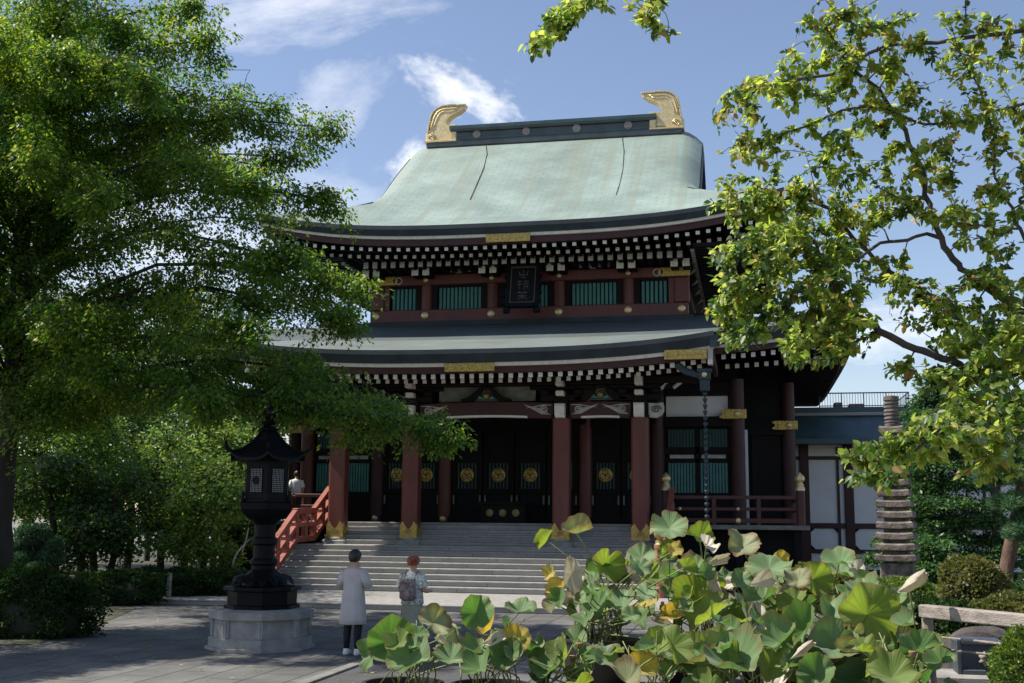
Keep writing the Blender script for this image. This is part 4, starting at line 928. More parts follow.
for k in range(6):
    a = ph+k*math.pi/3; L = []
    for t in np.linspace(.05, 1.0, 9): r = .12+.56*t; L.append((LA[0]+r*math.cos(a), LA[1]+r*math.sin(a), 3.52-.50*t**.62+.10*t**4+.012))
    L.append((L[-1][0]+.10*math.cos(a), L[-1][1]+.10*math.sin(a), L[-1][2]+.07)); L.append((L[-1][0]+.0*math.cos(a), L[-1][1], L[-1][2]+.07))
    mb = MB(); mb.tube(L, [.02]*9+[.03, .012], 6); mb.build('roof_ridge', M['bronze'], rf, smooth=True)
fin = poly_r(16, [(.16, 3.48), (.17, 3.51), (.10, 3.54), (.08, 3.57), (.12, 3.59), (.13, 3.62), (.06, 3.65), (.06, 3.67), (.10, 3.70), (.12, 3.75), (.10, 3.81), (.05, 3.87), (.02, 3.92), (.004, 3.97)], 'finial', 'bronze'); autosmooth(fin, 50)

# ---- thirteen-tier stone tower
tx, ty = 10.23, 22.0
tow = thing('stone_pagoda', 'slender many tiered grey stone tower rising from the shrubs', 'stone tower', (tx, ty, 0))
mt0 = Matrix.Translation((tx, ty, 0)) @ Matrix.Rotation(R(-13), 4, 'Z')
mb = MB(); mb.bevbox(-.62, .62, -.62, .62, 0, .32, .04, 0, mt0); mb.bevbox(-.46, .46, -.46, .46, .32, .86, .03, 0, mt0); mb.build('pedestal', M['tower'], tow)
mb = MB(); mb.bevbox(-.28, .28, -.28, .28, .86, 1.36, .02, 0, mt0); mb.build('shaft_block', M['tower'], tow)
for k in range(13):
    z = 1.40+.190*k; w = .352-.0118*k+random.uniform(-.006, .006); mt = mt0 @ Matrix.Translation((random.uniform(-.008, .008), random.uniform(-.008, .008), 0)) @ Matrix.Rotation(R(random.uniform(-1.2, 1.2)), 4, 'Z')
    mb = MB(); n = 8; rows = []
    for zz, e in ((z-.012, .95), (z+.0, 1.0), (z+.085, 1.0), (z+.112, .90)):
        row = []
        for f in range(4):
            ca, sa = math.cos(f*math.pi/2), math.sin(f*math.pi/2)
            for q in range(n):
                u = -1+2*q/n; x, y = u*w*e, -w*e; cl = .016*abs(u)**3; p = mt @ Vector((x*ca-y*sa, x*sa+y*ca, zz+cl)); row.append(tuple(p))
        row.append(row[0]); rows.append(row)
    mb.grid(rows); mb.add(rows[-1][:-1], [tuple(range(4*n))]); mb.add(rows[0][:-1], [tuple(range(4*n-1, -1, -1))]); mb.build('roof_tier', M['tower'], tow)
    if k < 12: mb = MB(); ww = w*.60; mb.bevbox(-ww, ww, -ww, ww, z+.10, z+.19, .01, 0, mt); mb.build('tier_body', M['tower'], tow)
zt = 1.40+.19*12+.10
mb = MB(); prof = [(.13, zt), (.14, zt+.06)]
for k in range(6): prof += [(.105, zt+.08+.068*k), (.135, zt+.09+.068*k), (.135, zt+.12+.068*k), (.105, zt+.132+.068*k)]
prof += [(.14, zt+.50), (.14, zt+.57), (.06, zt+.59)]
mb.lathe(prof, 16, (tx, ty, 0)); autosmooth(mb.build('spire', M['tower'], tow), 40)

# ---- wooden rail fence and metal box at the right front
fy = 12.0
fen = thing('rail_fence', 'weathered grey wooden rail on posts before the garden bed', 'fence', (10, fy, 0))
p0, p1 = at(924, 611, Y=fy), at(1060, 621.5, Y=fy-1.25)
mb = MB(); d = Vector(p1)-Vector(p0); ang = math.atan2(d.y, d.x); mt = Matrix.Translation(Vector(p0)) @ Matrix.Rotation(ang, 4, 'Z')
mb.bevbox(-.02, d.length+.8, -.06, .06, -.062, .062, .012, 0, mt); mb.build('top_rail', M['wood_grey'], fen)
for px in (929,):
    q = at(px, 650, Y=fy); mb = MB(); mb.tube([(q[0], fy+.02, 0), (q[0]+.005, fy+.02, .6), (q[0], fy+.02, p0[2]-.07)], [.062, .058, .055], 10); mb.build('post', M['wood_grey'], fen)
for y_ in (636, 648):
    a, b = at(929, y_, Y=fy), at(1062, y_+14, Y=fy-1.25); mb = MB(); mb.tube([tuple(a), tuple(b)], .011, 6); mb.build('lower_rail', M['wood_grey'], fen)
q = at(1006, 668, Y=11.2)
pst = thing('short_post', 'short brown wooden stake at the edge of the round green bush', 'post', (q[0], 11.2, 0)); mb = MB(); mb.tube([(q[0], 11.2, 0), (q[0], 11.2, at(1006, 655, Y=11.2)[2])], .042, 10); mb.build('stake', M['wood_grey'], pst); mb = MB(); mb.tube([(q[0]-.05, 11.2, at(1006, 657, Y=11.2)[2]), (q[0]+.22, 11.2, at(1006, 657, Y=11.2)[2])], .018, 6); mb.build('crosspiece', M['wood_grey'], pst)
by = 12.7; b0, b1 = at(957, 674, Y=by), at(992, 640, Y=by)
box = thing('metal_box', 'slate blue framed metal box with a bronze flower boss behind the rail', 'box', (b0[0], by, 0))
mb = MB(); mb.bevbox(b0[0], b1[0]+.1, by, by+.3, b0[2], b1[2], .02); mb.build('box_body', M['steel'], box)
mb = MB(); x0, x1, z0, z1_ = b0[0], b1[0]+.1, b0[2], b1[2]
for q in ((x0, x0+.05, z0, z1_), (x1-.05, x1, z0, z1_), (x0+.05, x1-.05, z0, z0+.05), (x0+.05, x1-.05, z1_-.05, z1_)): mb.bevbox(q[0], q[1], by-.03, by+.001, q[2], q[3], .01)
mb.build('box_frame', M['iron'], box)
mb = MB(); c = at(986, 659, Y=by-.02)
for k in range(7): t = k*2*math.pi/7; mb.tube([(c[0], by-.03, c[2]), (c[0]+.04*math.cos(t), by-.05, c[2]+.04*math.sin(t)), (c[0]+.075*math.cos(t), by-.03, c[2]+.075*math.sin(t))], [.02, .028, .008], 6)
mb.build('flower_boss', M['wood_grey'], box, smooth=True)
mb = MB(); mb.bevbox(b0[0]-.25, b1[0]+.3, by-.1, by+.45, 0, b0[2], .03); mb.build('stone_shelf', M['granite_plain'], box)

# ---- rocks
def rock(x, y, z, r, seed, label, sc=(1, 1, .7)):
    bm = bmesh.new(); bmesh.ops.create_icosphere(bm, subdivisions=4, radius=1); rr = random.Random(seed)
    ps = [(Vector((rr.gauss(0, 1), rr.gauss(0, 1), rr.gauss(0, 1))).normalized(), rr.uniform(.62, .95)) for _ in range(16)]
    for v in bm.verts:
        f = min([1.0]+[h/max(.05, v.co.normalized().dot(n)) for n, h in ps if v.co.normalized().dot(n) > 0]); v.co = v.co.normalized()*f*(1+.03*math.sin(9*v.co.x+7*v.co.z)*math.sin(8*v.co.y)); v.co = Vector((v.co.x*r*sc[0], v.co.y*r*sc[1], v.co.z*r*sc[2]))
    me = bpy.data.meshes.new('rock'); bm.to_mesh(me); bm.free(); me.materials.append(M['rock']); o = link('garden_rock', me); o.location = (x, y, z); tag(o, label, 'rock', None); return o
q = at(972, 640, Y=13.6); rock(q[0], 13.6, .25, .62, 3, 'broad brown garden rock behind the weathered wooden rail', (1.15, .8, 1.25))
q = at(1018, 600, Y=17); rock(q[0]+.25, 17, .4, .6, 5, 'dark rounded rock under the leaning pine trunk', (1, .8, .9))
q = at(700, 620, Y=19); rock(11.0, 18.5, .2, .4, 8, 'small dark rock at the foot of the stone tower', (1.1, .9, .8))

# ================================================================== PEOPLE
def person(label, loc, face, h, arms, hair, hair_m, build_clothes, step=0.0, bare_head_turn=0.0):
    s = h/1.6; root = thing('person', label, 'person', loc)
    V = []; E_ = []; Rr = []
    def nd(p, r, par=None):
        V.append(p); Rr.append(r)
        if par is not None: E_.append((par, len(V)-1))
        return len(V)-1
    pel = nd((0, 0, .86), .115); sp = nd((0, .0, 1.0), .10, pel); ch = nd((0, .0, 1.15), .115, sp); uc = nd((0, -.01, 1.265), .085, ch)
    nk = nd((0, -.005, 1.355), .046, uc); h0 = nd((.004, .012, 1.42), .066, nk); h1 = nd((.006, .012, 1.485), .082, h0); nd((.006, .005, 1.545), .062, h1)
    for sx in (-1, 1):
        hp = nd((sx*.085, 0, .79), .088, pel); kn = nd((sx*.088, .012+step*sx, .44), .054, hp); cf = nd((sx*.088, -.012+step*sx, .33), .050, kn); an = nd((sx*.088, -.02+step*sx, .085), .034, cf); nd((sx*.105, .10+step*sx, .035), .030, nd((sx*.095, .03+step*sx, .045), .036, an))
    hands = {}
    for sx, (el, wr, fdir) in zip((-1, 1), arms):
        sh = nd((sx*.155, -.012, 1.275), .056, uc); e = nd(el, .040, sh); m_ = nd(tuple((a+b)/2 for a, b in zip(el, wr)), .036, e); w = nd(wr, .024, m_)
        f = Vector(fdir).normalized(); side = f.cross(Vector((0, 0, 1))).normalized(); palm_n = side.cross(f)
        pm = nd(tuple(Vector(wr)+f*.045), .028, w); pk = nd(tuple(Vector(wr)+f*.085), .026, pm)
        for k, ln in enumerate((.062, .072, .068, .052)):
            b = Vector(wr)+f*.088+side*(k-1.5)*.018*sx; k1 = nd(tuple(b), .0085, pk); k2 = nd(tuple(b+f*ln*.5-palm_n*.006), .008, k1); nd(tuple(b+f*ln*.85-palm_n*.026), .0068, k2)
        tb = Vector(wr)+f*.03-side*.028*sx; t1 = nd(tuple(tb), .010, pm); nd(tuple(tb+f*.04-side*.022*sx-palm_n*.012), .0085, t1)
    me = bpy.data.meshes.new('body'); me.from_pydata([tuple(c*s for c in v) for v in V], E_, [])
    o = bpy.data.objects.new('body', me); COL.objects.link(o); o.parent = root
    bm = bmesh.new(); bm.from_mesh(me); lay = bm.verts.layers.skin.verify()
    for v, r in zip(bm.verts, Rr): v[lay].radius = (r*s, r*s); v[lay].use_root = (v.index == 0)
    bm.to_mesh(me); bm.free(); me.materials.append(M['skin'])
    md = o.modifiers.new('skin', 'SKIN'); md.use_smooth_shade = True; sd = o.modifiers.new('sub', 'SUBSURF'); sd.levels = 2; sd.render_levels = 2
    def part(nm, mb, m, par=root, smooth=True):
        mb.v = [(a*s, b*s, c*s) for a, b, c in mb.v]
        me = bpy.data.meshes.new(nm); me.from_pydata(mb.v, [], mb.f); me.materials.append(M[m]); me.polygons.foreach_set('use_smooth', [smooth]*len(me.polygons))
        oo = bpy.data.objects.new(nm, me); COL.objects.link(oo); oo.parent = par; return oo
    for sx in (-1, 1):                                      # small features of the face
        mb = MB(); mb.lathe([(.001, -.006), (.010, 0), (.001, .006)], 8, (sx*.030+.006, .088, 1.492)); part('eye', mb, 'eye')
        mb = MB(); mb.lathe([(.004, -.026), (.016, -.01), (.018, .012), (.006, .026)], 8, (sx*.086+.006, 0, 1.482)); part('ear', mb, 'skin')
    mb = MB(); mb.tube([(.006, .088, 1.49), (.006, .108, 1.462), (.006, .092, 1.452)], [.008, .015, .010], 6); part('nose', mb, 'skin')
    mb = MB(); mb.tube([(-.018, .084, 1.43), (.006, .092, 1.432), (.030, .084, 1.43)], [.003, .008, .003], 6); part('mouth', mb, 'lip')
    hair(part, hair_m); build_clothes(part)
    root.rotation_euler = (0, 0, face); return root
def cap_hair(lowback, jitter, bun=None, vol=.012):
    def f(part, m):
        mb = MB(); rows = []; n = 28
        for i in range(13):
            ph_ = i/12; row = []
            for k in range(n):
                th = 2*math.pi*k/n; back = max(0, -math.sin(th)); front = max(0, math.sin(th))
                zmin = 1.50+.045*front*1.0-lowback*back-.035*abs(math.cos(th))*(1-front)
                z = 1.612-(1.612-zmin)*ph_; q = (z-1.50)/.112; q = max(-1, min(1, q)); r = math.sqrt(max(0.0, 1-max(0, q)**2)) if q > 0 else 1-.25*q*q
                rr = (.094+vol)*max(r, .02)*(1+jitter*math.sin(7*th+i*1.7)*math.sin(3*th+i)*ph_)
                row.append((.006+rr*math.cos(th)*.93, .0+rr*math.sin(th)*1.04, z))
            row.append(row[0]); rows.append(row)
        mb.grid(rows)
        if bun:
            (bx, by_, bz, br) = bun; mb.lathe([(br*math.sin(t), -br*.9*math.cos(t)) for t in np.linspace(.05, math.pi-.05, 9)], 14, (bx, by_, bz), 0, 0, lambda t, z: 1+.07*math.sin(5*t+z*60))
        part('hair', mb, m)
    return f
def loft(rings, n=32, folds=0.0, fk=9, seed=0):
    mb = MB(); rows = []
    for i, (z, rx, ry, cx, cy) in enumerate(rings):
        t = i/(len(rings)-1); row = []
        for k in range(n):
            th = 2*math.pi*k/n; w = 1+folds*t**1.5*(math.sin(fk*th+seed)+.6*math.sin((fk-4)*th+2.1+seed)); e = 2.4
            c, s_ = math.cos(th), math.sin(th); sq = (abs(c)**e+abs(s_)**e)**(-1/e)
            row.append((cx+rx*c*sq*w, cy+ry*s_*sq*w, z+.004*math.sin(3*th+i)))
        row.append(row[0]); rows.append(row)
    mb.grid(rows[::-1]); return mb
ARM1 = [((-.235, -.035, 1.03), (-.09, .17, 1.02), (.5, .6, .25)), ((.255, -.03, 1.05), (.10, .18, 1.12), (-.5, .6, .5))]
def sleeve(mb, a, b, c, r0, r1, r2): mb.tube([a, tuple((p+q)/2 for p, q in zip(a, b)), b, tuple(q+(w-q)*.45 for q, w in zip(b, c))], [r0, (r0+r1)/2, r1, r2], 14, cap=False)
def clothes1(part):
    mb = loft([(1.325, .062, .055, 0, -.005), (1.312, .10, .075, 0, -.01), (1.285, .165, .092, 0, -.012), (1.22, .185, .108, 0, -.006), (1.10, .172, .115, 0, 0), (.99, .168, .112, 0, .0), (.86, .182, .128, 0, 0), (.70, .196, .142, 0, 0), (.56, .208, .152, 0, 0), (.47, .215, .158, 0, 0), (.465, .20, .145, 0, 0)], 44, .028, 9)
    for sx, (e, w, f) in zip((-1, 1), ARM1): sleeve(mb, (sx*.145, -.012, 1.272), e, w, .078, .066, .058)
    part('tunic', mb, 'linen')
    for sx in (-1, 1):
        mb = MB(); mb.tube([(sx*.085, 0, .60), (sx*.088, .012, .44), (sx*.088, -.012, .33), (sx*.088, -.02, .10)], [.076, .062, .060, .042], 14); part('legging', mb, 'leggings')
        mb = MB(); mb.lathe([(.042, 0), (.05, .02), (.046, .06), (.040, .095)], 14, (sx*.09, -.025, .005)); L = [(sx*.092, -.06, .035), (sx*.095, .0, .045), (sx*.102, .08, .04), (sx*.108, .15, .03)]; mb.tube(L, [.040, .046, .042, .022], 12); part('shoe', mb, 'shoe')
p1 = at(352, 655, Z=0)
person('person in a long grey tunic and black leggings standing before the temple steps', (p1[0], p1[1], 0), R(-6), 1.59, ARM1, cap_hair(.085, .075), 'hair_black', clothes1)
ARM2 = [((-.225, -.035, 1.04), (-.16, .18, .99), (.35, .8, .1)), ((.235, -.03, 1.02), (.22, .21, 1.0), (-.3, .8, .1))]
def clothes2(part):
    mb = loft([(1.335, .060, .052, 0, -.005), (1.315, .105, .08, 0, -.01), (1.285, .170, .10, 0, -.012), (1.22, .192, .118, 0, -.006), (1.10, .182, .125, 0, 0), (.98, .182, .128, 0, 0), (.88, .195, .138, 0, 0), (.80, .20, .142, 0, 0), (.795, .185, .13, 0, 0)], 40, .025, 8, 1.0)
    for sx, (e, w, f) in zip((-1, 1), ARM2): mb.tube([(sx*.145, -.012, 1.275), (sx*.195, -.025, 1.17), tuple(np.array((sx*.155, -.012, 1.275))*.22+np.array(e)*.78)], [.080, .076, .080], 14, cap=False)
    part('floral_blouse', mb, 'floral')
    mb = loft([(.84, .17, .122, 0, 0), (.70, .19, .135, 0, 0), (.45, .21, .15, 0, 0), (.28, .22, .155, 0, 0), (.275, .2, .14, 0, 0)], 36, .035, 8, .4); part('skirt', mb, 'sage')
    mb = MB(); mt = Matrix.Translation((0, -.19, 1.03)); mb.bevbox(-.135, .135, -.07, .075, -.17, .17, .045, 0, mt); bag = part('backpack', mb, 'pack')
    mb = MB(); mb.bevbox(-.10, .10, -.285, -.25, .89, 1.02, .02); part('bag_pocket', mb, 'pack', bag)
    mb = MB(); mb.bevbox(-.125, .125, -.275, -.14, 1.12, 1.215, .035); part('bag_flap', mb, 'pack', bag)
    for sx in (-1, 1):
        mb = MB(); mb.tube([(sx*.09, -.12, 1.19), (sx*.10, -.09, 1.30), (sx*.105, -.0, 1.335), (sx*.115, .085, 1.27), (sx*.12, .11, 1.12), (sx*.14, -.02, .95), (sx*.11, -.13, .90)], .016, 8); part('bag_strap', mb, 'pack', bag)
        mb = MB(); L = [(sx*.092, -.06, .035), (sx*.095, .0, .045), (sx*.102, .08, .04), (sx*.108, .15, .03)]; mb.tube(L, [.040, .046, .042, .022], 12); part('shoe', mb, 'shoe')
p2 = at(410, 653, Z=0)
person('person with auburn bun, pale floral blouse and patterned backpack standing behind lotus leaves', (p2[0]+.02, p2[1], 0), R(-10), 1.50, ARM2, cap_hair(.06, .07, (.045, -.075, 1.535, .062), .022), 'hair_red', clothes2)
ARM3 = [((-.215, -.05, 1.02), (-.2, .05, .82), (.1, .2, -1)), ((.215, -.05, 1.02), (.2, .06, .82), (-.1, .2, -1))]
def clothes3(part):
    mb = loft([(1.335, .060, .052, 0, -.005), (1.315, .105, .08, 0, -.01), (1.285, .170, .098, 0, -.012), (1.20, .182, .114, 0, 0), (1.02, .170, .115, 0, 0), (.82, .178, .12, 0, 0), (.815, .16, .11, 0, 0)], 32, .015, 7)
    for sx, (e, w, f) in zip((-1, 1), ARM3): mb.tube([(sx*.145, -.012, 1.275), (sx*.20, -.035, 1.12), (sx*.212, -.04, 1.06)], [.074, .068, .070], 12, cap=False)
    part('shirt', mb, 'shirt_white')
    for sx in (-1, 1):
        mb = MB(); mb.tube([(sx*.08, 0, .86), (sx*.085, .01, .45), (sx*.088, -.01, .06)], [.105, .082, .066], 14); part('trouser_leg', mb, 'navy')
        mb = MB(); mb.tube([(sx*.092, -.06, .035), (sx*.095, .0, .045), (sx*.105, .12, .03)], [.040, .046, .026], 10); part('shoe', mb, 'eye')
q = at(296, 500, Y=35.6)
person('person in a white shirt standing on the veranda behind the black lantern', (q[0], 35.6, 1.95), R(15), 1.62, ARM3, cap_hair(.07, .03), 'hair_black', clothes3)
# ================================================================== VEGETATION
def rand_dirs(n): return unit(rng.normal(size=(n, 3)))
def tube_np(segs, nside=5):
    """cone segments (p0, p1, r0, r1) as one vertex/quad array"""
    P0 = np.array([s[0] for s in segs]); P1 = np.array([s[1] for s in segs]); r0 = np.array([s[2] for s in segs])[:, None, None]; r1 = np.array([s[3] for s in segs])[:, None, None]
    D = unit(P1-P0); ref = np.where(np.abs(D[:, 2:3]) > .9, np.array([[1.0, 0, 0]]), np.array([[0, 0, 1.0]])); A = unit(np.cross(D, ref)); B = np.cross(D, A)
    t = np.arange(nside)*2*math.pi/nside; ring = A[:, None]*np.cos(t)[None, :, None]+B[:, None]*np.sin(t)[None, :, None]
    V = np.stack([P0[:, None]-D[:, None]*r0*.4+ring*r0, P1[:, None]+D[:, None]*r1*.3+ring*r1], 1).reshape(-1, 3)
    k = np.arange(nside); q = np.stack([k, (k+1) % nside, nside+(k+1) % nside, nside+k], 1)
    F = (np.arange(len(segs))[:, None, None]*2*nside+q[None]).reshape(-1, 4)
    return V, F
def grow(skel, targets, seg=.35, sag=.08, r_tip=.006, expo=.46, r_max=.3, pull=.6):
    """skel: list of polylines [(pts, attach_index or None)]; joins every target to the nearest wood with a bent twig"""
    pos, par = [], []
    for pts in skel:
        prev = None
        for i, p in enumerate(pts):
            p = np.array(p, float)
            if i == 0 and pos:
                d = np.linalg.norm(np.array(pos)-p, axis=1); prev = int(d.argmin())
                if d[prev] < .05: continue
            pos.append(p); par.append(prev if prev is not None else -1); prev = len(pos)-1
    root = np.array(pos[0]); cap = len(pos)+len(targets)*14
    A = np.zeros((cap, 3)); A[:len(pos)] = pos; n = len(pos); par = list(par)+[0]*(cap-len(par))
    d0 = np.array([np.min(np.linalg.norm(A[:n]-t, axis=1)) for t in targets]); ends = []
    gd = np.zeros(cap)
    for i in range(1, n): gd[i] = gd[par[i]]+np.linalg.norm(A[i]-A[par[i]])
    for ti in np.argsort(d0):
        t = targets[ti]; dv = np.linalg.norm(A[:n]-t, axis=1); j = int((dv+pull*0.25*gd[:n]).argmin())
        L = dv[j]; m = max(2, min(13, int(L/seg)+1)); q = j; s = rng.normal(size=3)*L*.07; s[2] += sag*L
        chain = []
        for k in range(1, m+1):
            u = k/m; p = A[j]+(t-A[j])*u+s*math.sin(math.pi*u)
            A[n] = p; par[n] = q; gd[n] = gd[q]+np.linalg.norm(p-A[q]); chain.append(n); q = n; n += 1
        ends.append(chain)
    A = A[:n]; par = np.array(par[:n]); cnt = np.zeros(n)
    for c in ends: cnt[c[-1]] += 1
    for i in range(n-1, 0, -1):
        if par[i] >= 0: cnt[par[i]] += cnt[i]
    rad = np.minimum(r_max, r_tip*np.maximum(cnt, .7)**expo)
    return A, par, rad, ends
def wood_mesh(name, A, par, rad, m, parent, nside=5, rmin=0.0):
    segs = [(A[par[i]], A[i], min(rad[par[i]], rad[i]*1.35), rad[i]) for i in range(len(A)) if par[i] >= 0 and rad[i] >= rmin]
    V, F = tube_np(segs, nside); return np_mesh(name, V, F, m, parent, True)
def spray(C, n, r, flat, Lm, droop=.5, axis=None, jit=.35):
    """n leaves around each centre C: a flat drooping spray"""
    k = len(C); P = np.repeat(C, n, 0); r = np.repeat(r*np.ones(k), n); a = rng.uniform(0, 2*math.pi, k*n); rr = r*np.sqrt(rng.uniform(0, 1, k*n))
    off = np.stack([rr*np.cos(a), rr*np.sin(a), rng.normal(0, flat, k*n)-droop*rr*rr/r], 1); P = P+off
    D = np.stack([np.cos(a), np.sin(a), -droop*1.1*np.ones(k*n)], 1)+rng.normal(0, jit, (k*n, 3)); Nn = np.tile([[0, 0, 1.0]], (k*n, 1))+rng.normal(0, jit*1.3, (k*n, 3))
    return P, D, Nn, Lm*rng.uniform(.65, 1.3, k*n)

# ---- the big shade tree on the left
tr0 = at(7, 560, Y=19.5); TX, TY = tr0[0]-.17, 19.5
tree = thing('shade_tree', 'large dark trunked tree with layered fine green foliage shading the lantern', 'tree', (TX, TY, 0))
trunk = [(TX+.05, TY, -.1), (TX+.0, TY, 1.2), (TX-.05, TY, 2.6), (TX+.02, TY, 3.8), (TX-.02, TY+.1, 5.2), (TX-.05, TY+.1, 6.8), (TX-.1, TY, 8.6), (TX+.1, TY-.1, 10.6), (TX+.2, TY-.1, 12.4), (TX+.3, TY, 14.0)]
mb = MB(); tp = []
for a, b in zip(trunk, trunk[1:]):
    for k in range(4): tp.append(tuple(np.array(a)+(np.array(b)-np.array(a))*k/4+rng.normal(0, .015, 3)))
tr_ = [max(.05, .30-.020*i*.45) for i in range(len(tp))]; tr_[0] = .46; tr_[1] = .38; tr_[2] = .33
mb.tube(tp, tr_, 14); mb.build('trunk', M['bark'], tree, smooth=True)
skel = [trunk]
boughs = [[(10, 428, 19.5), (28, 412, 19.4), (52, 400, 19.3), (80, 394, 19.2), (108, 386, 19.1), (140, 372, 19.0)], [(10, 402, 19.5), (22, 372, 19.5), (44, 356, 19.4), (66, 340, 19.3), (84, 318, 19.2), (104, 302, 19.1), (140, 290, 19.0)], [(14, 300, 19.5), (30, 285, 19.7), (60, 268, 19.9), (100, 250, 20.1)]]
for bq in boughs:
    L = [tuple(at(*p[:2], Y=p[2])) for p in bq]; L[0] = (TX+.02, TY, L[0][2]-.1); skel.append(L); mb = MB(); mb.tube(L, [.17-.13*i/(len(L)-1) for i in range(len(L))], 10); mb.build('bough', M['bark'], tree, smooth=True)
def limb(z, tip, arch=.9, n=9, knee=None):
    k = int(np.argmin([abs(p[2]-z) for p in tp])); a = np.array(tp[k]); t = np.array(tip, float); pts = []
    for i in range(n+1):
        u = i/n; p = a+(t-a)*u; p = p+np.array([0, 0, arch*math.sin(math.pi*u**.8)]); p = p+rng.normal(0, .05, 3)*math.sin(math.pi*u); pts.append(tuple(p))
    pts[0] = tuple(a); return pts
limbs = []
seen = [  # tip as surveyed in the photo (x, y, depth), height where it leaves the trunk
    (352, 203, 19.5, 7.0), (345, 130, 20.5, 7.6), (300, 106, 21, 8.4), (212, 42, 19.0, 9.0), (196, 6, 20, 10.2), (362, 290, 18.2, 5.2), (372, 322, 20.2, 5.0),
    (470, 440, 18.6, 3.4), (425, 402, 19.4, 3.6), (372, 420, 18.0, 3.4), (300, 262, 17.2, 6.0), (250, 330, 16.4, 4.4), (215, 408, 16.8, 3.3), (262, 178, 17.2, 7.4), (150, 92, 16.4, 9.6),
    (102, 205, 16.0, 7.2), (66, 66, 16.2, 9.8), (285, 405, 20.6, 3.6), (118, 372, 17.0, 3.5), (70, 330, 16.6, 4.6), (222, 130, 21.0, 8.0), (122, 32, 18.0, 10.6), (36, 160, 15.8, 8.0),
    (330, 372, 21.2, 4.4), (180, 300, 21.5, 5.0), (160, 170, 22, 7.0), (60, 250, 21, 6.0), (30, 30, 19, 10.5), (250, 70, 22, 9.2), (310, 225, 22, 6.4)]
for px, py, Y, z in seen: limbs.append(limb(z, at(px-10 if px > 280 else px, py, Y=Y), arch=random.uniform(.7, 1.2)))
for k in range(26):                                        # the rest of the crown, out of frame, behind and overhead
    a = rng.uniform(0, 2*math.pi); l = rng.uniform(3.5, 6.5); z = rng.uniform(5, 13)
    x, y = TX+l*math.cos(a), TY+l*math.sin(a)*.8
    if x > -.3: x = -.3-rng.uniform(0, 1)
    if z > 8.5: x = min(x, TX+3.2-.35*(z-8.5)*1.5)
    limbs.append(limb(z-1.0, (x, y, z+rng.uniform(-.2, .8)), arch=.8))
for k in range(20):                                        # extra low boughs left of the frame, added to shade and dapple the forecourt
    limbs.append(limb(rng.uniform(4, 8), (rng.uniform(-11.5, -6.2), rng.uniform(11.0, 17.5), rng.uniform(6.0, 11.0)), arch=.9))
T, FR = [], []
for L in limbs:
    L = np.array(L); d = np.cumsum(np.r_[0, np.linalg.norm(np.diff(L, axis=0), axis=1)]); side = np.cross(L[-1]-L[0], [0, 0, 1]); side = side/np.linalg.norm(side)
    for q in range(int(d[-1]*7.6)):
        u = d[-1]*(1-rng.uniform(0, .90)**1.15) if q > 3 else d[-1]*rng.uniform(.93, 1.0); p = np.array([np.interp(u, d, L[:, c]) for c in range(3)]); f = u/d[-1]
        w = .95*(1-f)**.75+.03; FR.append(f); p = p+side*rng.normal(0, w*.55)+np.array([0, 0, rng.normal(0.02, .16)-.05*w]); T.append(p)
T = np.array(T); FR = np.array(FR)
def proj_px(P):
    d = P-CO; z = d@AF; return 512+CF*(d@AR)/z, 341.5-CF*(d@AU)/z
SX, SY = proj_px(T)                                        # natural outline of the crown on its temple side
edge = np.interp(SY, [-80, 0, 35, 60, 95, 105, 118, 126, 138, 148, 160, 180, 195, 208, 222, 240, 252, 300, 330, 345, 365, 385, 410, 430, 450, 470], [190, 205, 214, 232, 262, 306, 338, 352, 352, 330, 300, 318, 352, 352, 284, 286, 345, 366, 368, 335, 345, 375, 430, 462, 470, 300])
keep = SX < edge-6+rng.normal(0, 5, len(T)); T = T[keep]; FR = FR[keep]
A, par, rad, ends = grow(skel+limbs, T, seg=.4, r_tip=.0055, r_max=.2, expo=.47)
wood_mesh('branches', A, par, rad, M['bark'], tree, 6)
C = np.concatenate([T, T+rng.normal(0, .22, T.shape)*np.array([1, 1, .5]), np.array([A[c[len(c)//2]] for c in ends])+rng.normal(0, .15, T.shape)])
fr = np.array(FR); rs_ = .14+.24*(1-fr)**.5; rs_ = np.concatenate([rs_, rs_, np.full(len(ends), .28)])
P, D, Nn, Ln = spray(C, 46, rs_, .055, .086, droop=.7)
leaf_mesh('crown', P, D, Nn, Ln, Ln*.52, M['leaf_maple'], tree)

# ---- cherry on the right, reaching over the view
cherry = thing('cherry_tree', 'cherry tree with yellow green leaves and dark branches beside the temple eaves', 'tree', (13.2, 11.0, 0))
def px_path(pts, m=3):
    out = []
    for a, b in zip(pts, pts[1:]):
        for k in range(m): u = k/m; q = [a[i]+(b[i]-a[i])*u for i in range(3)]; out.append(tuple(at(q[0], q[1], Y=q[2])+rng.normal(0, .012, 3)))
    out.append(tuple(at(pts[-1][0], pts[-1][1], Y=pts[-1][2]))); return out
base = at(1085, 420, Y=11.0); fork = at(1062, 455, Y=11.0)
ctrunk = [(13.0, 11.1, -.1), (12.6, 11.1, .8), (12.0, 11.05, 1.7), tuple(fork), tuple(at(1100, 330, Y=11.2)), tuple(at(1120, 200, Y=11.3)), tuple(at(1110, 60, Y=11.2)), tuple(at(1080, -70, Y=11))]
mb = MB(); tp2 = []
for a, b in zip(ctrunk, ctrunk[1:]):
    for k in range(4): tp2.append(tuple(np.array(a)+(np.array(b)-np.array(a))*k/4))
mb.tube(tp2, [.19-.0045*i for i in range(len(tp2))], 12); mb.build('trunk', M['bark_grey'], cherry, smooth=True)
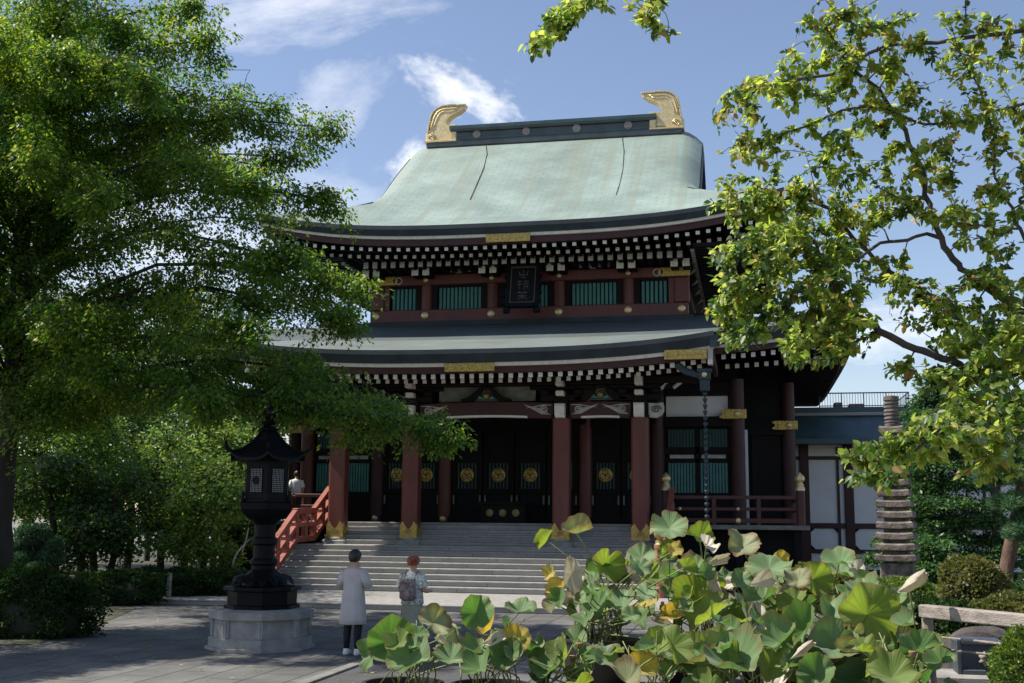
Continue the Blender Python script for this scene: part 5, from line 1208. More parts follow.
cl = [
 [(1062, 455, 11.0), (1020, 418, 10.8), (995, 396, 10.6), (978, 381, 10.4), (959, 364, 10.3), (933, 356, 10.2), (907, 344, 10.1), (881, 331, 10.0), (859, 316, 10.1), (842, 300, 10.4), (805, 285, 10.7), (768, 278, 10.8)],
 [(1050, 440, 11.0), (1000, 362, 11.2), (970, 330, 11.3), (947, 309, 11.3), (926, 291, 11.4), (901, 277, 11.4), (875, 261, 11.5), (852, 238, 11.5), (835, 212, 11.5), (800, 196, 11.4), (760, 205, 11.3)],
 [(1100, 330, 11.2), (1020, 312, 10.9), (973, 278, 10.7), (959, 264, 10.7), (944, 246, 10.7), (936, 222, 10.7), (930, 206, 10.7), (920, 170, 10.7), (905, 130, 10.6), (880, 90, 10.5), (840, 60, 10.4)],
 [(1115, 260, 11.3), (1060, 280, 10.6), (1024, 240, 10.4), (1013, 215, 10.4), (1001, 193, 10.3), (994, 170, 10.3), (996, 140, 10.2), (985, 100, 10.2), (965, 60, 10.1), (940, 20, 10.1)],
 [(938, 235, 10.7), (905, 240, 10.6), (881, 244, 10.5), (850, 262, 10.3), (815, 272, 10.2)],
 [(1017, 228, 10.4), (1000, 234, 10.3), (985, 228, 10.2), (965, 224, 10.2), (944, 222, 10.2)],
 [(1118, 120, 11.2), (1040, 100, 10.6), (970, 120, 10.4), (923, 126, 10.3), (882, 108, 10.2), (840, 110, 10.1), (790, 130, 10.0), (745, 150, 9.9)],
 [(1112, 60, 11.2), (1030, 30, 10.5), (960, 40, 10.3), (890, 45, 10.2), (830, 75, 10.0), (770, 85, 9.9), (725, 95, 9.8)],
 [(1080, -70, 11.0), (980, -40, 10.4), (900, -10, 10.2), (840, 20, 10.1)],
 [(1070, -80, 11.0), (900, -120, 9.6), (740, -100, 9.0), (640, -60, 8.6), (600, -10, 8.5), (572, 22, 8.4), (545, 42, 8.4), (522, 52, 8.4)],
 [(640, -60, 8.6), (648, -10, 8.5), (652, 18, 8.5), (656, 26, 8.5)],
 [(1040, 440, 11.0), (1000, 420, 9.6), (960, 425, 9.0), (925, 440, 8.8), (890, 462, 8.7), (858, 478, 8.6)],
 [(960, 425, 9.0), (920, 435, 8.9), (880, 448, 8.8), (842, 452, 8.8)],
 [(1060, 440, 11.0), (1030, 360, 10.0), (1010, 330, 9.8), (990, 345, 9.7)],
]
cskel = [ctrunk]+[px_path(p) for p in cl]
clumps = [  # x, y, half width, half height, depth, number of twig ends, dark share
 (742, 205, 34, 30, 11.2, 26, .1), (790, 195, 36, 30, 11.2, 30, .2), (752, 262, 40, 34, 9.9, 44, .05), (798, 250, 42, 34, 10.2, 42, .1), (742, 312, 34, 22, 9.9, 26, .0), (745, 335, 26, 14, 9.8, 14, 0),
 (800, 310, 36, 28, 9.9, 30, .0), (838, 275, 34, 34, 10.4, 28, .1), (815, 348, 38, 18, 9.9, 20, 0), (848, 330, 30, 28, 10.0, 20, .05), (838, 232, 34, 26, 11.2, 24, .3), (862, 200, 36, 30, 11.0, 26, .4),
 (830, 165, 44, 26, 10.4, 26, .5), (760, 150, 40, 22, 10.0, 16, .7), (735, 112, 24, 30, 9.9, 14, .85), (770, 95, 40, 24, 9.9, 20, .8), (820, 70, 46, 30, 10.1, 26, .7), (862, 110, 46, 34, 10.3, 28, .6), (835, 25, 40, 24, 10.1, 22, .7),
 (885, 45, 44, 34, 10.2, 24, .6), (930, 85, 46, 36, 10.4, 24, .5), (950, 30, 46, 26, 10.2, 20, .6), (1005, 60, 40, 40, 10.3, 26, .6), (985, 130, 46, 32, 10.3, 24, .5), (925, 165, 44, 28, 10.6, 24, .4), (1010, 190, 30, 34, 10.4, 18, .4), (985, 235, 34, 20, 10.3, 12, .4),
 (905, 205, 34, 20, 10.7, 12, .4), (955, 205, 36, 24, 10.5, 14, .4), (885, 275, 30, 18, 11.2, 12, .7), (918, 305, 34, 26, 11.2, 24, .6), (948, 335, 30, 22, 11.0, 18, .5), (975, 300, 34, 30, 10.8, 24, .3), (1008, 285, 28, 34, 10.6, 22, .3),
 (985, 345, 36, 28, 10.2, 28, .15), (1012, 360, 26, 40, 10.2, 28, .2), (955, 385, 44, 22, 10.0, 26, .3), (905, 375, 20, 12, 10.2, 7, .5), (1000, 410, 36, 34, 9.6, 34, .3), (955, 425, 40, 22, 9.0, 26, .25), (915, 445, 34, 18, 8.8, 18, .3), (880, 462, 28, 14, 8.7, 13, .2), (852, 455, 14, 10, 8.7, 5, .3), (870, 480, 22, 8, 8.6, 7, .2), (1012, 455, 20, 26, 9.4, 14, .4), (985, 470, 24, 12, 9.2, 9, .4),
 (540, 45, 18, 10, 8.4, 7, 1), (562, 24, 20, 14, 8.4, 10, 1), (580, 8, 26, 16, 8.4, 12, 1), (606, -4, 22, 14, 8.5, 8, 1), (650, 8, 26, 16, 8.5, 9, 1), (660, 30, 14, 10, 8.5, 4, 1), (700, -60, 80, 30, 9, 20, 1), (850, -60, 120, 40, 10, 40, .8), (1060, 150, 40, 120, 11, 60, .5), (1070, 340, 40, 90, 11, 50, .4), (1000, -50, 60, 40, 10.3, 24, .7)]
T2, dk = [], []
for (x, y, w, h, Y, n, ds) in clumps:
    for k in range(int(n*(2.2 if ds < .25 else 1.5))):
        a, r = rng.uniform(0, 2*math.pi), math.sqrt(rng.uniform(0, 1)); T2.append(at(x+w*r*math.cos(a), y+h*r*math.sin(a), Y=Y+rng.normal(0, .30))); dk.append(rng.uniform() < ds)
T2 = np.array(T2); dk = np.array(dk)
A, par, rad, ends = grow(cskel, T2, seg=.14, sag=.05, r_tip=.0026, r_max=.045, expo=.41, pull=.2)
wood_mesh('branches', A, par, rad, M['bark_grey'], cherry, 6)
PP, DD, dark_l = [], [], []
for c, dflag, Yc in zip(ends, dk, T2[:, 1]):
    walk = [c[-1]]
    while len(walk) < 6 and par[walk[-1]] >= 0 and rad[par[walk[-1]]] < .013: walk.append(par[walk[-1]])
    pts = A[walk]
    if len(pts) < 2: pts = A[[c[-1], par[c[-1]]]]
    sl = np.linalg.norm(np.diff(pts, axis=0), axis=1); cum = np.r_[0, np.cumsum(sl)]; base_side = rand_dirs(1)[0]
    for k in range((6 if Yc < 9.2 else 11) if dflag else 19):
        u = min(.55, cum[-1])*rng.uniform(0, 1)**1.1 if k else 0; j = min(len(sl)-1, int(np.searchsorted(cum, u, 'right')-1)); f = (u-cum[j])/(sl[j]+1e-9); p = pts[j]+(pts[j+1]-pts[j])*f
        dv = (pts[j]-pts[j+1])/(sl[j]+1e-9); side = np.cross(dv, base_side); side = side/(np.linalg.norm(side)+1e-9)*(1 if k % 2 else -1)
        d = dv*.6+side*.75+rand_dirs(1)[0]*.45+np.array([0, 0, -.38]); PP.append(p+rng.normal(0, .016, 3)); DD.append(d); dark_l.append(dflag)
PP = np.array(PP); DD = unit(np.array(DD)); dark_l = np.array(dark_l)
Nn = np.tile([[-.35, -.45, .85]], (len(PP), 1))+rng.normal(0, .5, PP.shape); Ln = rng.uniform(.046, .088, len(PP))
for nm, msk in (('crown', ~dark_l), ('shade_toned_crown', dark_l)): leaf_mesh(nm, PP[msk], DD[msk], Nn[msk], Ln[msk], Ln[msk]*.60, M['leaf_cherry' if nm == 'crown' else 'leaf_cherry_dark'], cherry, six=True, fold=.35)

# ---- trees behind the garden on the left
def bush_tree(name, label, x, y, h, r, m, leaf, nt, per, crown0=.30, seed=0, group=None, squash=.85, cat='tree', bark='bark'):
    t = thing(name, label, cat, (x, y, 0), group); zc = h*(crown0+1)/2; rz = h*(1-crown0)/2
    bl = [(np.array([x, y, zc])+rand_dirs(1)[0]*np.array([r*.55, r*.5, rz*.6]), rng.uniform(.35, .6)) for _ in range(11)]
    T = []
    for k in range(nt):
        c, s = bl[rng.integers(len(bl))]; d = rand_dirs(1)[0]; d[2] = abs(d[2])*.9-.25; p = c+d*s*np.array([r, r*.9, rz])*rng.uniform(.75, 1.0); T.append(p)
    T = np.array(T); trunk = [(x, y, -.1), (x+rng.normal(0, .1), y, h*.2), (x+rng.normal(0, .15), y, h*.42), (x+rng.normal(0, .25), y, h*.68), (x+rng.normal(0, .3), y, h*.85)]
    A, par, rad, ends = grow([trunk], T, seg=.5, r_tip=.012, r_max=max(.06, .03*h*.8), expo=.42); wood_mesh('trunk', A, par, rad, M[bark], t, 6)
    P, D, Nn, Ln = spray(T, per, .34*r/2.0+.12, .10, leaf, droop=.35, jit=.5); leaf_mesh('crown', P, D, Nn, Ln, Ln*.55, M[m], t); return t
bt = [  # x px, Y, height, radius, material, label
 (30, 33, 7.6, 2.7, 'leaf_dark', 'dark evergreen tree behind the cloud pruned shrub'),
 (85, 30, 5.6, 2.0, 'leaf_pale', 'pale leaved garden tree just behind the round topiary pads'),
 (130, 37, 8.4, 2.9, 'leaf_dark', 'tall dark evergreen between the trunk and the lantern, deep in the garden'),
 (165, 31, 4.9, 1.8, 'leaf_pale', 'broad pale green shrubby tree over the low dark hedge'),
 (205, 29.5, 4.3, 1.5, 'leaf_pale', 'light green shrubby tree beside the black lantern'),
 (215, 40, 8.2, 2.8, 'leaf_dark', 'dense dark tree behind the lantern, next to the temple veranda'),
 (-20, 38, 9.5, 3.2, 'leaf_pale', 'tall leafy tree partly hidden by the big shade trunk'),
 (60, 44, 11.0, 3.4, 'leaf_pale', 'tall bright tree far behind the dark evergreen'),
 (150, 50, 12.5, 3.6, 'leaf_dark', 'tallest dark tree at the back of the garden'),
 (250, 46, 8.5, 2.4, 'leaf_pale', 'leafy tree at the corner of the temple roof, behind the lantern top'),
 (120, 28, 3.6, 1.7, 'leaf_dark', 'low dark leafy shrub tree right behind the clipped hedge'),
 (190, 34, 6.4, 2.4, 'leaf_dark', 'dark middle sized tree behind the light green shrubby tree'),
 (60, 27.5, 4.2, 1.6, 'leaf_dark', 'dark shrub tree directly behind the round topiary pads'),
 (225, 33, 5.4, 1.7, 'leaf_pale', 'leafy tree filling the gap between lantern and veranda'),
 (100, 34, 7.2, 2.5, 'leaf_dark', 'dark evergreen in the middle of the garden, under the shade boughs'),
 (-190, 30, 13.5, 3.6, 'leaf_dark', 'unseen tall evergreen added beyond the big trunk to shade the garden'),  # this and the next two are added out of view for shade
 (-90, 36, 14.0, 3.6, 'leaf_dark', 'unseen tall evergreen added deeper in the garden to shade the planting'),
 (-330, 26, 13.0, 3.4, 'leaf_dark', 'unseen tall evergreen added at the near end to shade the garden')]
for px, Y, h, r, m, lab in bt:
    q = at(px, 500, Y=Y); bush_tree('garden_tree', lab, q[0], Y, h, r, m, .13 if m == 'leaf_dark' else .14, int(230*r/2.4), 52, crown0=.02 if h < 6 else .1, group='trees behind the garden hedge')

q = at(-75, 500, Y=26.5); t2 = bush_tree('shade_tree', 'second fine leaved tree added behind the big trunk to fill and shade the garden', q[0], 26.5, 13.0, 5.2, 'leaf_maple', .10, 520, 60, crown0=.45)  # extra tree, added to shade the garden and thicken the background
# ---- shrubs
def shrub(name, label, x, y, z, rx, ry, rz, m, leaf=.05, n=5000, cat='shrub', group=None, bumpy=.12, core=True, parent=None, box=False):
    t = parent or thing(name, label, cat, (x, y, 0), group); d = rand_dirs(n); d[:, 2] = np.where(d[:, 2] < -.35, -d[:, 2], d[:, 2])
    ph_ = rng.uniform(0, 6, 6); b = 1+bumpy*(np.sin(4*d[:, 0]+ph_[0])*np.sin(5*d[:, 1]+ph_[1])+.6*np.sin(9*d[:, 0]+ph_[2])*np.sin(8*d[:, 2]+ph_[3])+.35*np.sin(17*d[:, 1]+ph_[4])*np.sin(15*d[:, 2]+ph_[5]))
    dd = d.copy()
    if box: dd = np.sign(d)*np.abs(d)**.55
    P = np.array([x, y, z])+dd*np.array([rx, ry, rz])*(b*rng.uniform(.86, 1.04, n)**1.0)[:, None]; P = P[P[:, 2] > .02]; k = len(P); dn = (P-np.array([x, y, z]))/np.array([rx, ry, rz])
    D = unit(dn*.9+rng.normal(0, .6, (k, 3))); Nn = dn+rng.normal(0, .7, (k, 3)); Ln = leaf*rng.uniform(.6, 1.35, k)
    leaf_mesh('foliage', P-D*Ln[:, None]*.4, D, Nn, Ln, Ln*.6, M[m], t)
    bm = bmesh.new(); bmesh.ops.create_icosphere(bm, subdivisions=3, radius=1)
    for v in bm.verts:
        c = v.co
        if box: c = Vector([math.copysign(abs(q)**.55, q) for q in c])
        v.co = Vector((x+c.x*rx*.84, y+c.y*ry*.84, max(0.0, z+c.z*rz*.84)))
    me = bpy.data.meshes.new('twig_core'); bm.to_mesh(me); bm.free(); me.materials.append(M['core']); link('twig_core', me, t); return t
q = at(28, 600, Y=18.5); shrub('hedge_mound', 'dark rounded hedge mound in front of the cloud pruned shrub', q[0], 18.5, .28, 1.22, .72, .82, 'leaf_hedge', .07, 16000, bumpy=.2)
q = at(-50, 600, Y=18.3); shrub('hedge_mound', 'dark hedge mound at the edge of the frame beside the big trunk', q[0], 18.3, .3, 1.2, .8, .85, 'leaf_hedge', .07, 9000)
top = thing('cloud_pruned_shrub', 'cloud pruned shrub of rounded blue green pads in the shade', 'shrub', tuple(at(34, 590, Y=24.5)*np.array([1, 1, 0])))
pads = [(34, 536, 20, 11), (20, 549, 12, 7), (36, 553, 14, 8), (54, 545, 9, 7), (22, 562, 16, 9), (50, 560, 16, 10), (38, 570, 14, 7)]
tb = at(36, 590, Y=24.5)
for i, (px, py, w, h) in enumerate(pads):
    Y = 24.5+.2*(i % 3)-.25*(i > 3); c = at(px, py, Y=Y); s = Y/1154; pd = thing('pad', None, None, (0, 0, 0)); pd.parent = top; pd.matrix_parent_inverse = Matrix.Translation(-wloc(top))
    shrub('pad', '', c[0], Y, c[2], w*s*1.05, w*s*.9, h*s*1.25, 'leaf_topiary', .05, 3400, parent=pd, bumpy=.06)
    mb = MB(); mb.tube([(tb[0], Y, 0), (tb[0]+(c[0]-tb[0])*.3, Y, c[2]*.4), (c[0], Y, c[2])], [.05, .04, .03], 6); mb.build('stem', M['bark'], pd, smooth=True)
for px, Y, w, lab in ((115, 25.6, 1.15, 'low dark clipped hedge next to the mound, by the garden kerb'), (165, 27.2, 1.2, 'low dark clipped hedge midway between the mound and the lantern'), (212, 27.8, 1.05, 'low dark clipped hedge just behind the granite lantern base')):
    q = at(px, 590, Y=Y); shrub('low_hedge', lab, q[0], Y, .25, w, .7, .5, 'leaf_hedge', .075, 9000, cat='hedge', bumpy=.26, group='low hedges along the garden path')
for px, Y, lab in ((90, 25.0, 'short wooden stake beside the dark hedge mound'), (184, 26.9, 'short wooden stake in the low hedge near the lantern'), (140, 26.3, 'short wooden stake in the gap of the low hedge')):
    q = at(px, 580, Y=Y); s = thing('garden_stake', lab, 'stake', (q[0], Y-.75, 0), 'stakes along the low hedge'); mb = MB(); mb.tube([(q[0], Y-.75, 0), (q[0]+.01, Y-.75, .72)], .055, 8); mb.build('stake', M['wood_grey'], s)
rs = [  # right-hand bushes: px, py(centre), Y, rx, rz, material, label
 (972, 586, 17.5, .47, .46, 'leaf_azalea', 'large rounded olive brown azalea bush in front of the leaning pine'),
 (925, 632, 15.6, .75, .45, 'leaf_hedge', 'dark green low bush between the stone tower and the wooden rail'),
 (868, 600, 20.5, .8, .36, 'leaf_box', 'sunlit clipped bush at the foot of the stone tower'),
 (818, 588, 19.5, .62, .42, 'leaf_azalea', 'reddish olive azalea bush behind the lotus leaves'),
 (905, 600, 18.5, .6, .36, 'leaf_box', 'small yellow green bush before the stone tower'),
 (785, 596, 20.8, .6, .4, 'leaf_hedge', 'low green bush beneath the temple veranda corner'),
 (1062, 674, 11.0, .56, .46, 'leaf_box', 'bright green round bush in front of the metal box'),
 (1008, 615, 16.0, .55, .3, 'leaf_azalea', 'flat brownish azalea beside the dark rock'),
 (950, 655, 13.9, .55, .22, 'leaf_box', 'low ground hugging bush under the wooden rail')]
for px, py, Y, rx, rz, m, lab in rs:
    c = at(px, py, Y=Y); shrub('garden_bush', lab, c[0], Y, max(.12, c[2]-.05), rx, rx*.9, rz, m, .055 if Y > 14 else .042, int(9000*rx*rx/.45) if Y > 12 else 15000, group='bushes around the stone tower')

# ---- conifers and pine on the right
def conifer(label, x, y, h, r, n_lay, m='leaf_conifer', leaf=.10, per=70, lean=0):
    t = thing('conifer', label, 'tree', (x, y, 0)); T = []
    for i in range(n_lay):
        f = (i+.5)/n_lay; z = .25+h*f; rr = r*(1-f)**.75*(1+.2*math.sin(i*2.4))+.12
        for k in range(int(8+26*rr)):
            a = rng.uniform(0, 2*math.pi); q = rr*math.sqrt(rng.uniform(.15, 1)); T.append((x+q*math.cos(a), y+q*math.sin(a), z+rng.normal(0, .07)-.12*q))
    T = np.array(T); A, par, rad, ends = grow([[(x, y, -.1), (x+.02, y, h*.35), (x, y, h*.7), (x+.03, y, h*.98)]], T, seg=.35, r_tip=.008, r_max=.10, expo=.4, pull=1.2); wood_mesh('trunk', A, par, rad, M['bark'], t, 5)
    P, D, Nn, Ln = spray(T, per, .26, .045, leaf, droop=.25, jit=.45); leaf_mesh('crown', P, D, Nn, Ln, Ln*.40, M[m], t); return t
c = at(945, 560, Y=26); conifer('dark layered conifer standing beside the stone tower', c[0], 26, 5.1, 1.65, 14, per=120)
c = at(1072, 560, Y=29.5); conifer('second dark conifer behind the leaning pine', c[0], 29.5, 5.0, 1.6, 12, per=100)
c = at(912, 575, Y=24); conifer('small conifer seedling low against the foot of the stone tower', c[0]+.35, 24, 1.6, .7, 5, per=90)
pine = thing('leaning_pine', 'pine with leaning reddish trunk and flat blue green needle pads', 'tree', tuple(at(1014, 585, Y=18.5)*np.array([1, 1, 0])))
pp = [(1004, 594, 18.5), (1007, 565, 18.5), (1013, 535, 18.5), (1019, 505, 18.5), (1022, 480, 18.5), (1012, 455, 18.5)]
ptr = [tuple(at(*p[:2], Y=p[2])) for p in pp]; ptr = [(ptr[0][0]-.05, 18.5, -.05)]+ptr
mb = MB(); mb.tube(ptr, [.13, .115, .105, .10, .085, .07, .04], 10); mb.build('trunk', M['bark_pine'], pine, smooth=True)
T = []
for (px, py, w, h, Y) in ((1002, 478, 26, 12, 18.2), (1030, 462, 26, 12, 18.6), (1014, 505, 22, 8, 18.0), (1040, 520, 28, 12, 18.3), (1020, 535, 14, 6, 17.8), (1050, 470, 30, 16, 18.8)):
    for k in range(int(w*2.6)):
        a, r = rng.uniform(0, 2*math.pi), math.sqrt(rng.uniform(0, 1)); T.append(at(px+w*r*math.cos(a), py+h*r*math.sin(a)*(1 if math.sin(a) < 0 else .5), Y=Y+rng.normal(0, .28)))
T = np.array(T); A, par, rad, ends = grow([ptr], T, seg=.2, r_tip=.006, r_max=.06, expo=.42); wood_mesh('branches', A, par, rad, M['bark_pine'], pine, 5)
n = 110; P = np.repeat(T, n, 0); D = rand_dirs(len(P)); D[:, 2] = np.abs(D[:, 2])*.8+.1; leaf_mesh('needle_pads', P+rng.normal(0, .03, P.shape), D, rand_dirs(len(P)), rng.uniform(.08, .13, len(P)), np.full(len(P), .014), M['leaf_pine'], pine)
# ================================================================== LOTUS
def lotusmat(name, c_top, c_under, trans, tfac=.35, edge=(.20, .10, .03), edge_amt=.35, edge_at=.9, rough=.55):
    m = bpy.data.materials.new(name); m.use_nodes = True; nt = m.node_tree; b = nt.nodes['Principled BSDF']; N = nt.nodes.new; L = nt.links.new; out = nt.nodes['Material Output']
    b.inputs['Roughness'].default_value = rough; b.inputs['Specular IOR Level'].default_value = .35; b.inputs['Sheen Weight'].default_value = .25
    uv = N('ShaderNodeUVMap'); sp = N('ShaderNodeSeparateXYZ'); L(uv.outputs[0], sp.inputs[0])
    tc = N('ShaderNodeTexCoord'); no = N('ShaderNodeTexNoise'); no.inputs['Scale'].default_value = 7; no.inputs['Detail'].default_value = 6; L(tc.outputs['Object'], no.inputs['Vector'])
    def m_(op, a, b_=None, c=None):
        n = N('ShaderNodeMath'); n.operation = op
        for i, v in enumerate((a, b_, c)):
            if v is None: continue
            if isinstance(v, (int, float)): n.inputs[i].default_value = v
            else: L(v, n.inputs[i])
        return n.outputs[0]
    vein = m_('POWER', m_('ABSOLUTE', m_('COSINE', m_('MULTIPLY', sp.outputs[0], math.pi*20), 0)), 14)
    geo = N('ShaderNodeNewGeometry'); oi = N('ShaderNodeObjectInfo')
    def mix(f, a, b_, mode='MIX'):
        n = N('ShaderNodeMix'); n.data_type = 'RGBA'; n.blend_type = mode
        for s, v in ((0, f), (6, a), (7, b_)):
            if isinstance(v, (int, float)): n.inputs[s].default_value = v
            elif isinstance(v, tuple): n.inputs[s].default_value = (*v, 1)
            else: L(v, n.inputs[s])
        return n.outputs[2]
    blot = N('ShaderNodeMapRange'); blot.inputs[1].default_value = .35; blot.inputs[2].default_value = .7; L(no.outputs[0], blot.inputs[0])
    top = mix(m_('MULTIPLY', blot.outputs[0], .5), c_top, tuple(c*.62 for c in c_top)); top = mix(m_('MULTIPLY', vein, .24), top, tuple(min(1, c*1.5+.03) for c in c_top))
    col = mix(geo.outputs['Backfacing'], top, c_under)
    ed = N('ShaderNodeMapRange'); ed.inputs[1].default_value = edge_at-.16; ed.inputs[2].default_value = edge_at+.12; L(m_('ADD', sp.outputs[1], m_('MULTIPLY', m_('SUBTRACT', no.outputs[0], .5), .55)), ed.inputs[0])
    ef = m_('MULTIPLY', ed.outputs[0], edge_amt); col = mix(ef, col, edge)
    L(col, b.inputs['Base Color'])
    bp = N('ShaderNodeBump'); bp.inputs['Strength'].default_value = .3; bp.inputs['Distance'].default_value = .01; L(m_('ADD', vein, m_('MULTIPLY', no.outputs[0], .6)), bp.inputs['Height']); L(bp.outputs[0], b.inputs['Normal'])
    tr = N('ShaderNodeBsdfTranslucent'); L(mix(ef, mix(m_('MULTIPLY', vein, .6), trans, tuple(c*.55 for c in trans)), edge), tr.inputs['Color'])
    mx = N('ShaderNodeMixShader'); mx.inputs[0].default_value = tfac; L(b.outputs[0], mx.inputs[1]); L(tr.outputs[0], mx.inputs[2]); L(mx.outputs[0], out.inputs['Surface']); return m
LM = {
 'g': lotusmat('lotus_blue_green', (.070, .155, .115), (.15, .24, .10), (.17, .36, .05), .33, edge_amt=.55),
 'd': lotusmat('lotus_deep_green', (.040, .11, .045), (.11, .20, .06), (.14, .33, .035), .38),
 'y': lotusmat('lotus_yellow_green', (.12, .195, .033), (.16, .23, .05), (.36, .50, .04), .46, edge_amt=.4),
 'l': lotusmat('lotus_yellow', (.50, .38, .045), (.46, .38, .08), (.75, .55, .05), .42, edge=(.30, .16, .03), edge_amt=.7),
 'w': lotusmat('lotus_withered', (.56, .53, .43), (.64, .60, .49), (.50, .44, .28), .30, edge=(.30, .19, .10), edge_amt=.45, edge_at=.85),
 'b': lotusmat('lotus_brown_edged', (.17, .215, .10), (.27, .29, .15), (.33, .38, .09), .36, edge=(.20, .12, .045), edge_amt=.85, edge_at=.84)}
M['stalk'] = mat('lotus_stalk', (.22, .26, .09), .6, 0, .35, 9); M['pod'] = mat('dry_lotus_pod', (.30, .16, .09), .8, 0, .4, 20)
LEAFW = {'g': 'blue green lotus leaf', 'd': 'deep green lotus leaf', 'y': 'yellow green translucent lotus leaf', 'l': 'yellow dying lotus leaf', 'w': 'withered cream lotus leaf', 'b': 'lotus leaf with brown edges'}
def lotus_leaf(c, r, nrm, style, parent, pot, fold=0.0, cup=.25, rot=None, wave=.14):
    c = Vector(tuple(c)); nz = Vector(nrm).normalized(); rot = rng.uniform(0, 6.28) if rot is None else rot
    ax = nz.cross(Vector((.3, .1, .95) if abs(nz.z) < .9 else (1, 0, 0))).normalized(); ay = nz.cross(ax); ax, ay = ax*math.cos(rot)+ay*math.sin(rot), ay*math.cos(rot)-ax*math.sin(rot)
    NT, NR = 56, 9; nt0, notch = rng.uniform(0, 6.28), rng.choice([0, .12, .25, .4]); ph_ = rng.uniform(0, 6.28, 5); V, F, UV = [], [], []
    curl = rng.uniform(-.30, .22); wave = wave*rng.uniform(.8, 1.7)
    for i in range(NR+1):
        q = i/NR
        for k in range(NT):
            t = 2*math.pi*k/NT; edge = 1+.025*math.sin(23*t+ph_[3])*math.sin(7*t+ph_[4])-notch*math.exp(-((((t-nt0+math.pi) % (2*math.pi))-math.pi)/.16)**2)+.045*math.sin(2*t+ph_[0])+.03*math.sin(5*t+ph_[1])+.018*math.sin(11*t+ph_[2])-.10*math.exp(-((t-math.pi)/.10)**2)-.06*math.exp(-((t-.6)/.10)**2)
            x, y = q*edge*math.cos(t), q*edge*math.sin(t)
            z = cup*(q**1.4)-.06*(1-q)**3+wave*q**2.2*(math.sin(3*t+ph_[3])+.7*math.sin(5*t+ph_[4])+.35*math.sin(9*t+ph_[0]))+.012*q*math.cos(20*t)
            if style == 'w': z += .16*q*q*math.sin(4*t+ph_[1])+.10*q*math.sin(7*t+ph_[2]); x *= 1-.25*q*abs(math.sin(2*t+ph_[0]))
            if fold:
                a = fold*(.5+.5*q); s = 1 if x > 0 else -1; xx = abs(x); x, z = s*xx*math.cos(a), z*math.cos(a)+xx*math.sin(a)
            z += curl*q**6*(.6+.4*math.sin(2*t+ph_[2])); V.append(c+(ax*x+ay*y+nz*z)*r)
    for i in range(NR):
        for k in range(NT): F.append((i*NT+k, i*NT+(k+1) % NT, (i+1)*NT+(k+1) % NT, (i+1)*NT+k)); UV += [(k/NT, i/NR), ((k+1)/NT, i/NR), ((k+1)/NT, (i+1)/NR), (k/NT, (i+1)/NR)]
    me = bpy.data.meshes.new('lotus_leaf'); me.from_pydata([tuple(v) for v in V], [], F); ul = me.uv_layers.new(name='UVMap')
    ul.data.foreach_set('uv', np.array(UV, dtype=np.float32).ravel()); me.polygons.foreach_set('use_smooth', [True]*len(F)); me.materials.append(LM[style]); me.update()
    o = link('lotus_leaf', me, parent)
    if style in 'lwb': o['label'] = LEAFW[style]
    b = Vector((pot[0]+rng.uniform(-.3, .3), pot[1]+rng.uniform(-.3, .3), pot[2]-.03)); cc = c-nz*.06*r; L = []
    bend = Vector((rng.normal(0, .05), rng.normal(0, .05), 0))
    for k in range(8):
        u = k/7; L.append(b.lerp(Vector((cc.x, cc.y, cc.z)), u)+bend*math.sin(math.pi*u)+Vector((b.x-cc.x, b.y-cc.y, 0))*.28*math.sin(math.pi*u))
    mb = MB(); mb.tube([tuple(p) for p in L], [.0085]*6+[.008, .007], 6); mb.build('leaf_stalk', M['stalk'], o, smooth=True)
    return o
pots = [  # x px, rim y px guide only, Y
 (600, 15.0, 'dark round lotus tub beside the clear gap of paving under a tall stand of leaves'), (692, 15.6, 'dark round lotus tub in the middle of the planting, with brown edged leaves above'), (775, 15.4, 'lotus tub under the large blue green leaf, by the veranda'), (850, 15.0, 'lotus tub whose leaves reach towards the stone tower'),
 (405, 12.3, 'lotus tub before the person with the backpack'), (492, 12.4, 'lotus tub with a yellow leaf, beside the one in front of the backpack'), (565, 12.2, 'front lotus tub with low leaves between the yellow leaved tub and the ragged leaved tub'), (655, 11.6, 'front lotus tub carrying a single ragged yellow leaf'), (738, 11.8, 'front lotus tub under the bowl shaped blue green leaf'), (815, 11.9, 'front lotus tub with the withered pinkish leaf'), (893, 11.6, 'lotus tub by the wooden rail with one folded cream leaf')]
PT = []
for px, Y, lab in pots:
    q = at(px, 600, Y=Y); hgt = .60 if Y > 14 else .34; PT.append((q[0], Y, hgt))
POT_OBJ = []
for (x, Y, hgt), (px, _, lab) in zip(PT, pots):
    t = thing('potted_lotus', lab, 'potted plant', (x, Y, 0), 'lotus tubs before the temple'); rr = .50 if Y > 14 else .42
    mb = MB(); mb.lathe([(rr*.72, .01), (rr*.80, .04), (rr*.96, hgt*.55), (rr, hgt-.04), (rr*1.05, hgt-.03), (rr*1.05, hgt), (rr*.95, hgt), (rr*.93, hgt-.10)], 32, (x, Y, 0)); autosmooth(mb.build('tub', M['tub'], t), 40)
    mb = MB(); mb.lathe([(rr*.94, hgt-.07), (rr*.5, hgt-.068)], 24, (x, Y, 0)); mb.build('water', M['water'], t); POT_OBJ.append(t)
UPC = (-.30, -.55, .78); FACE = (-.1, -.95, .30); 
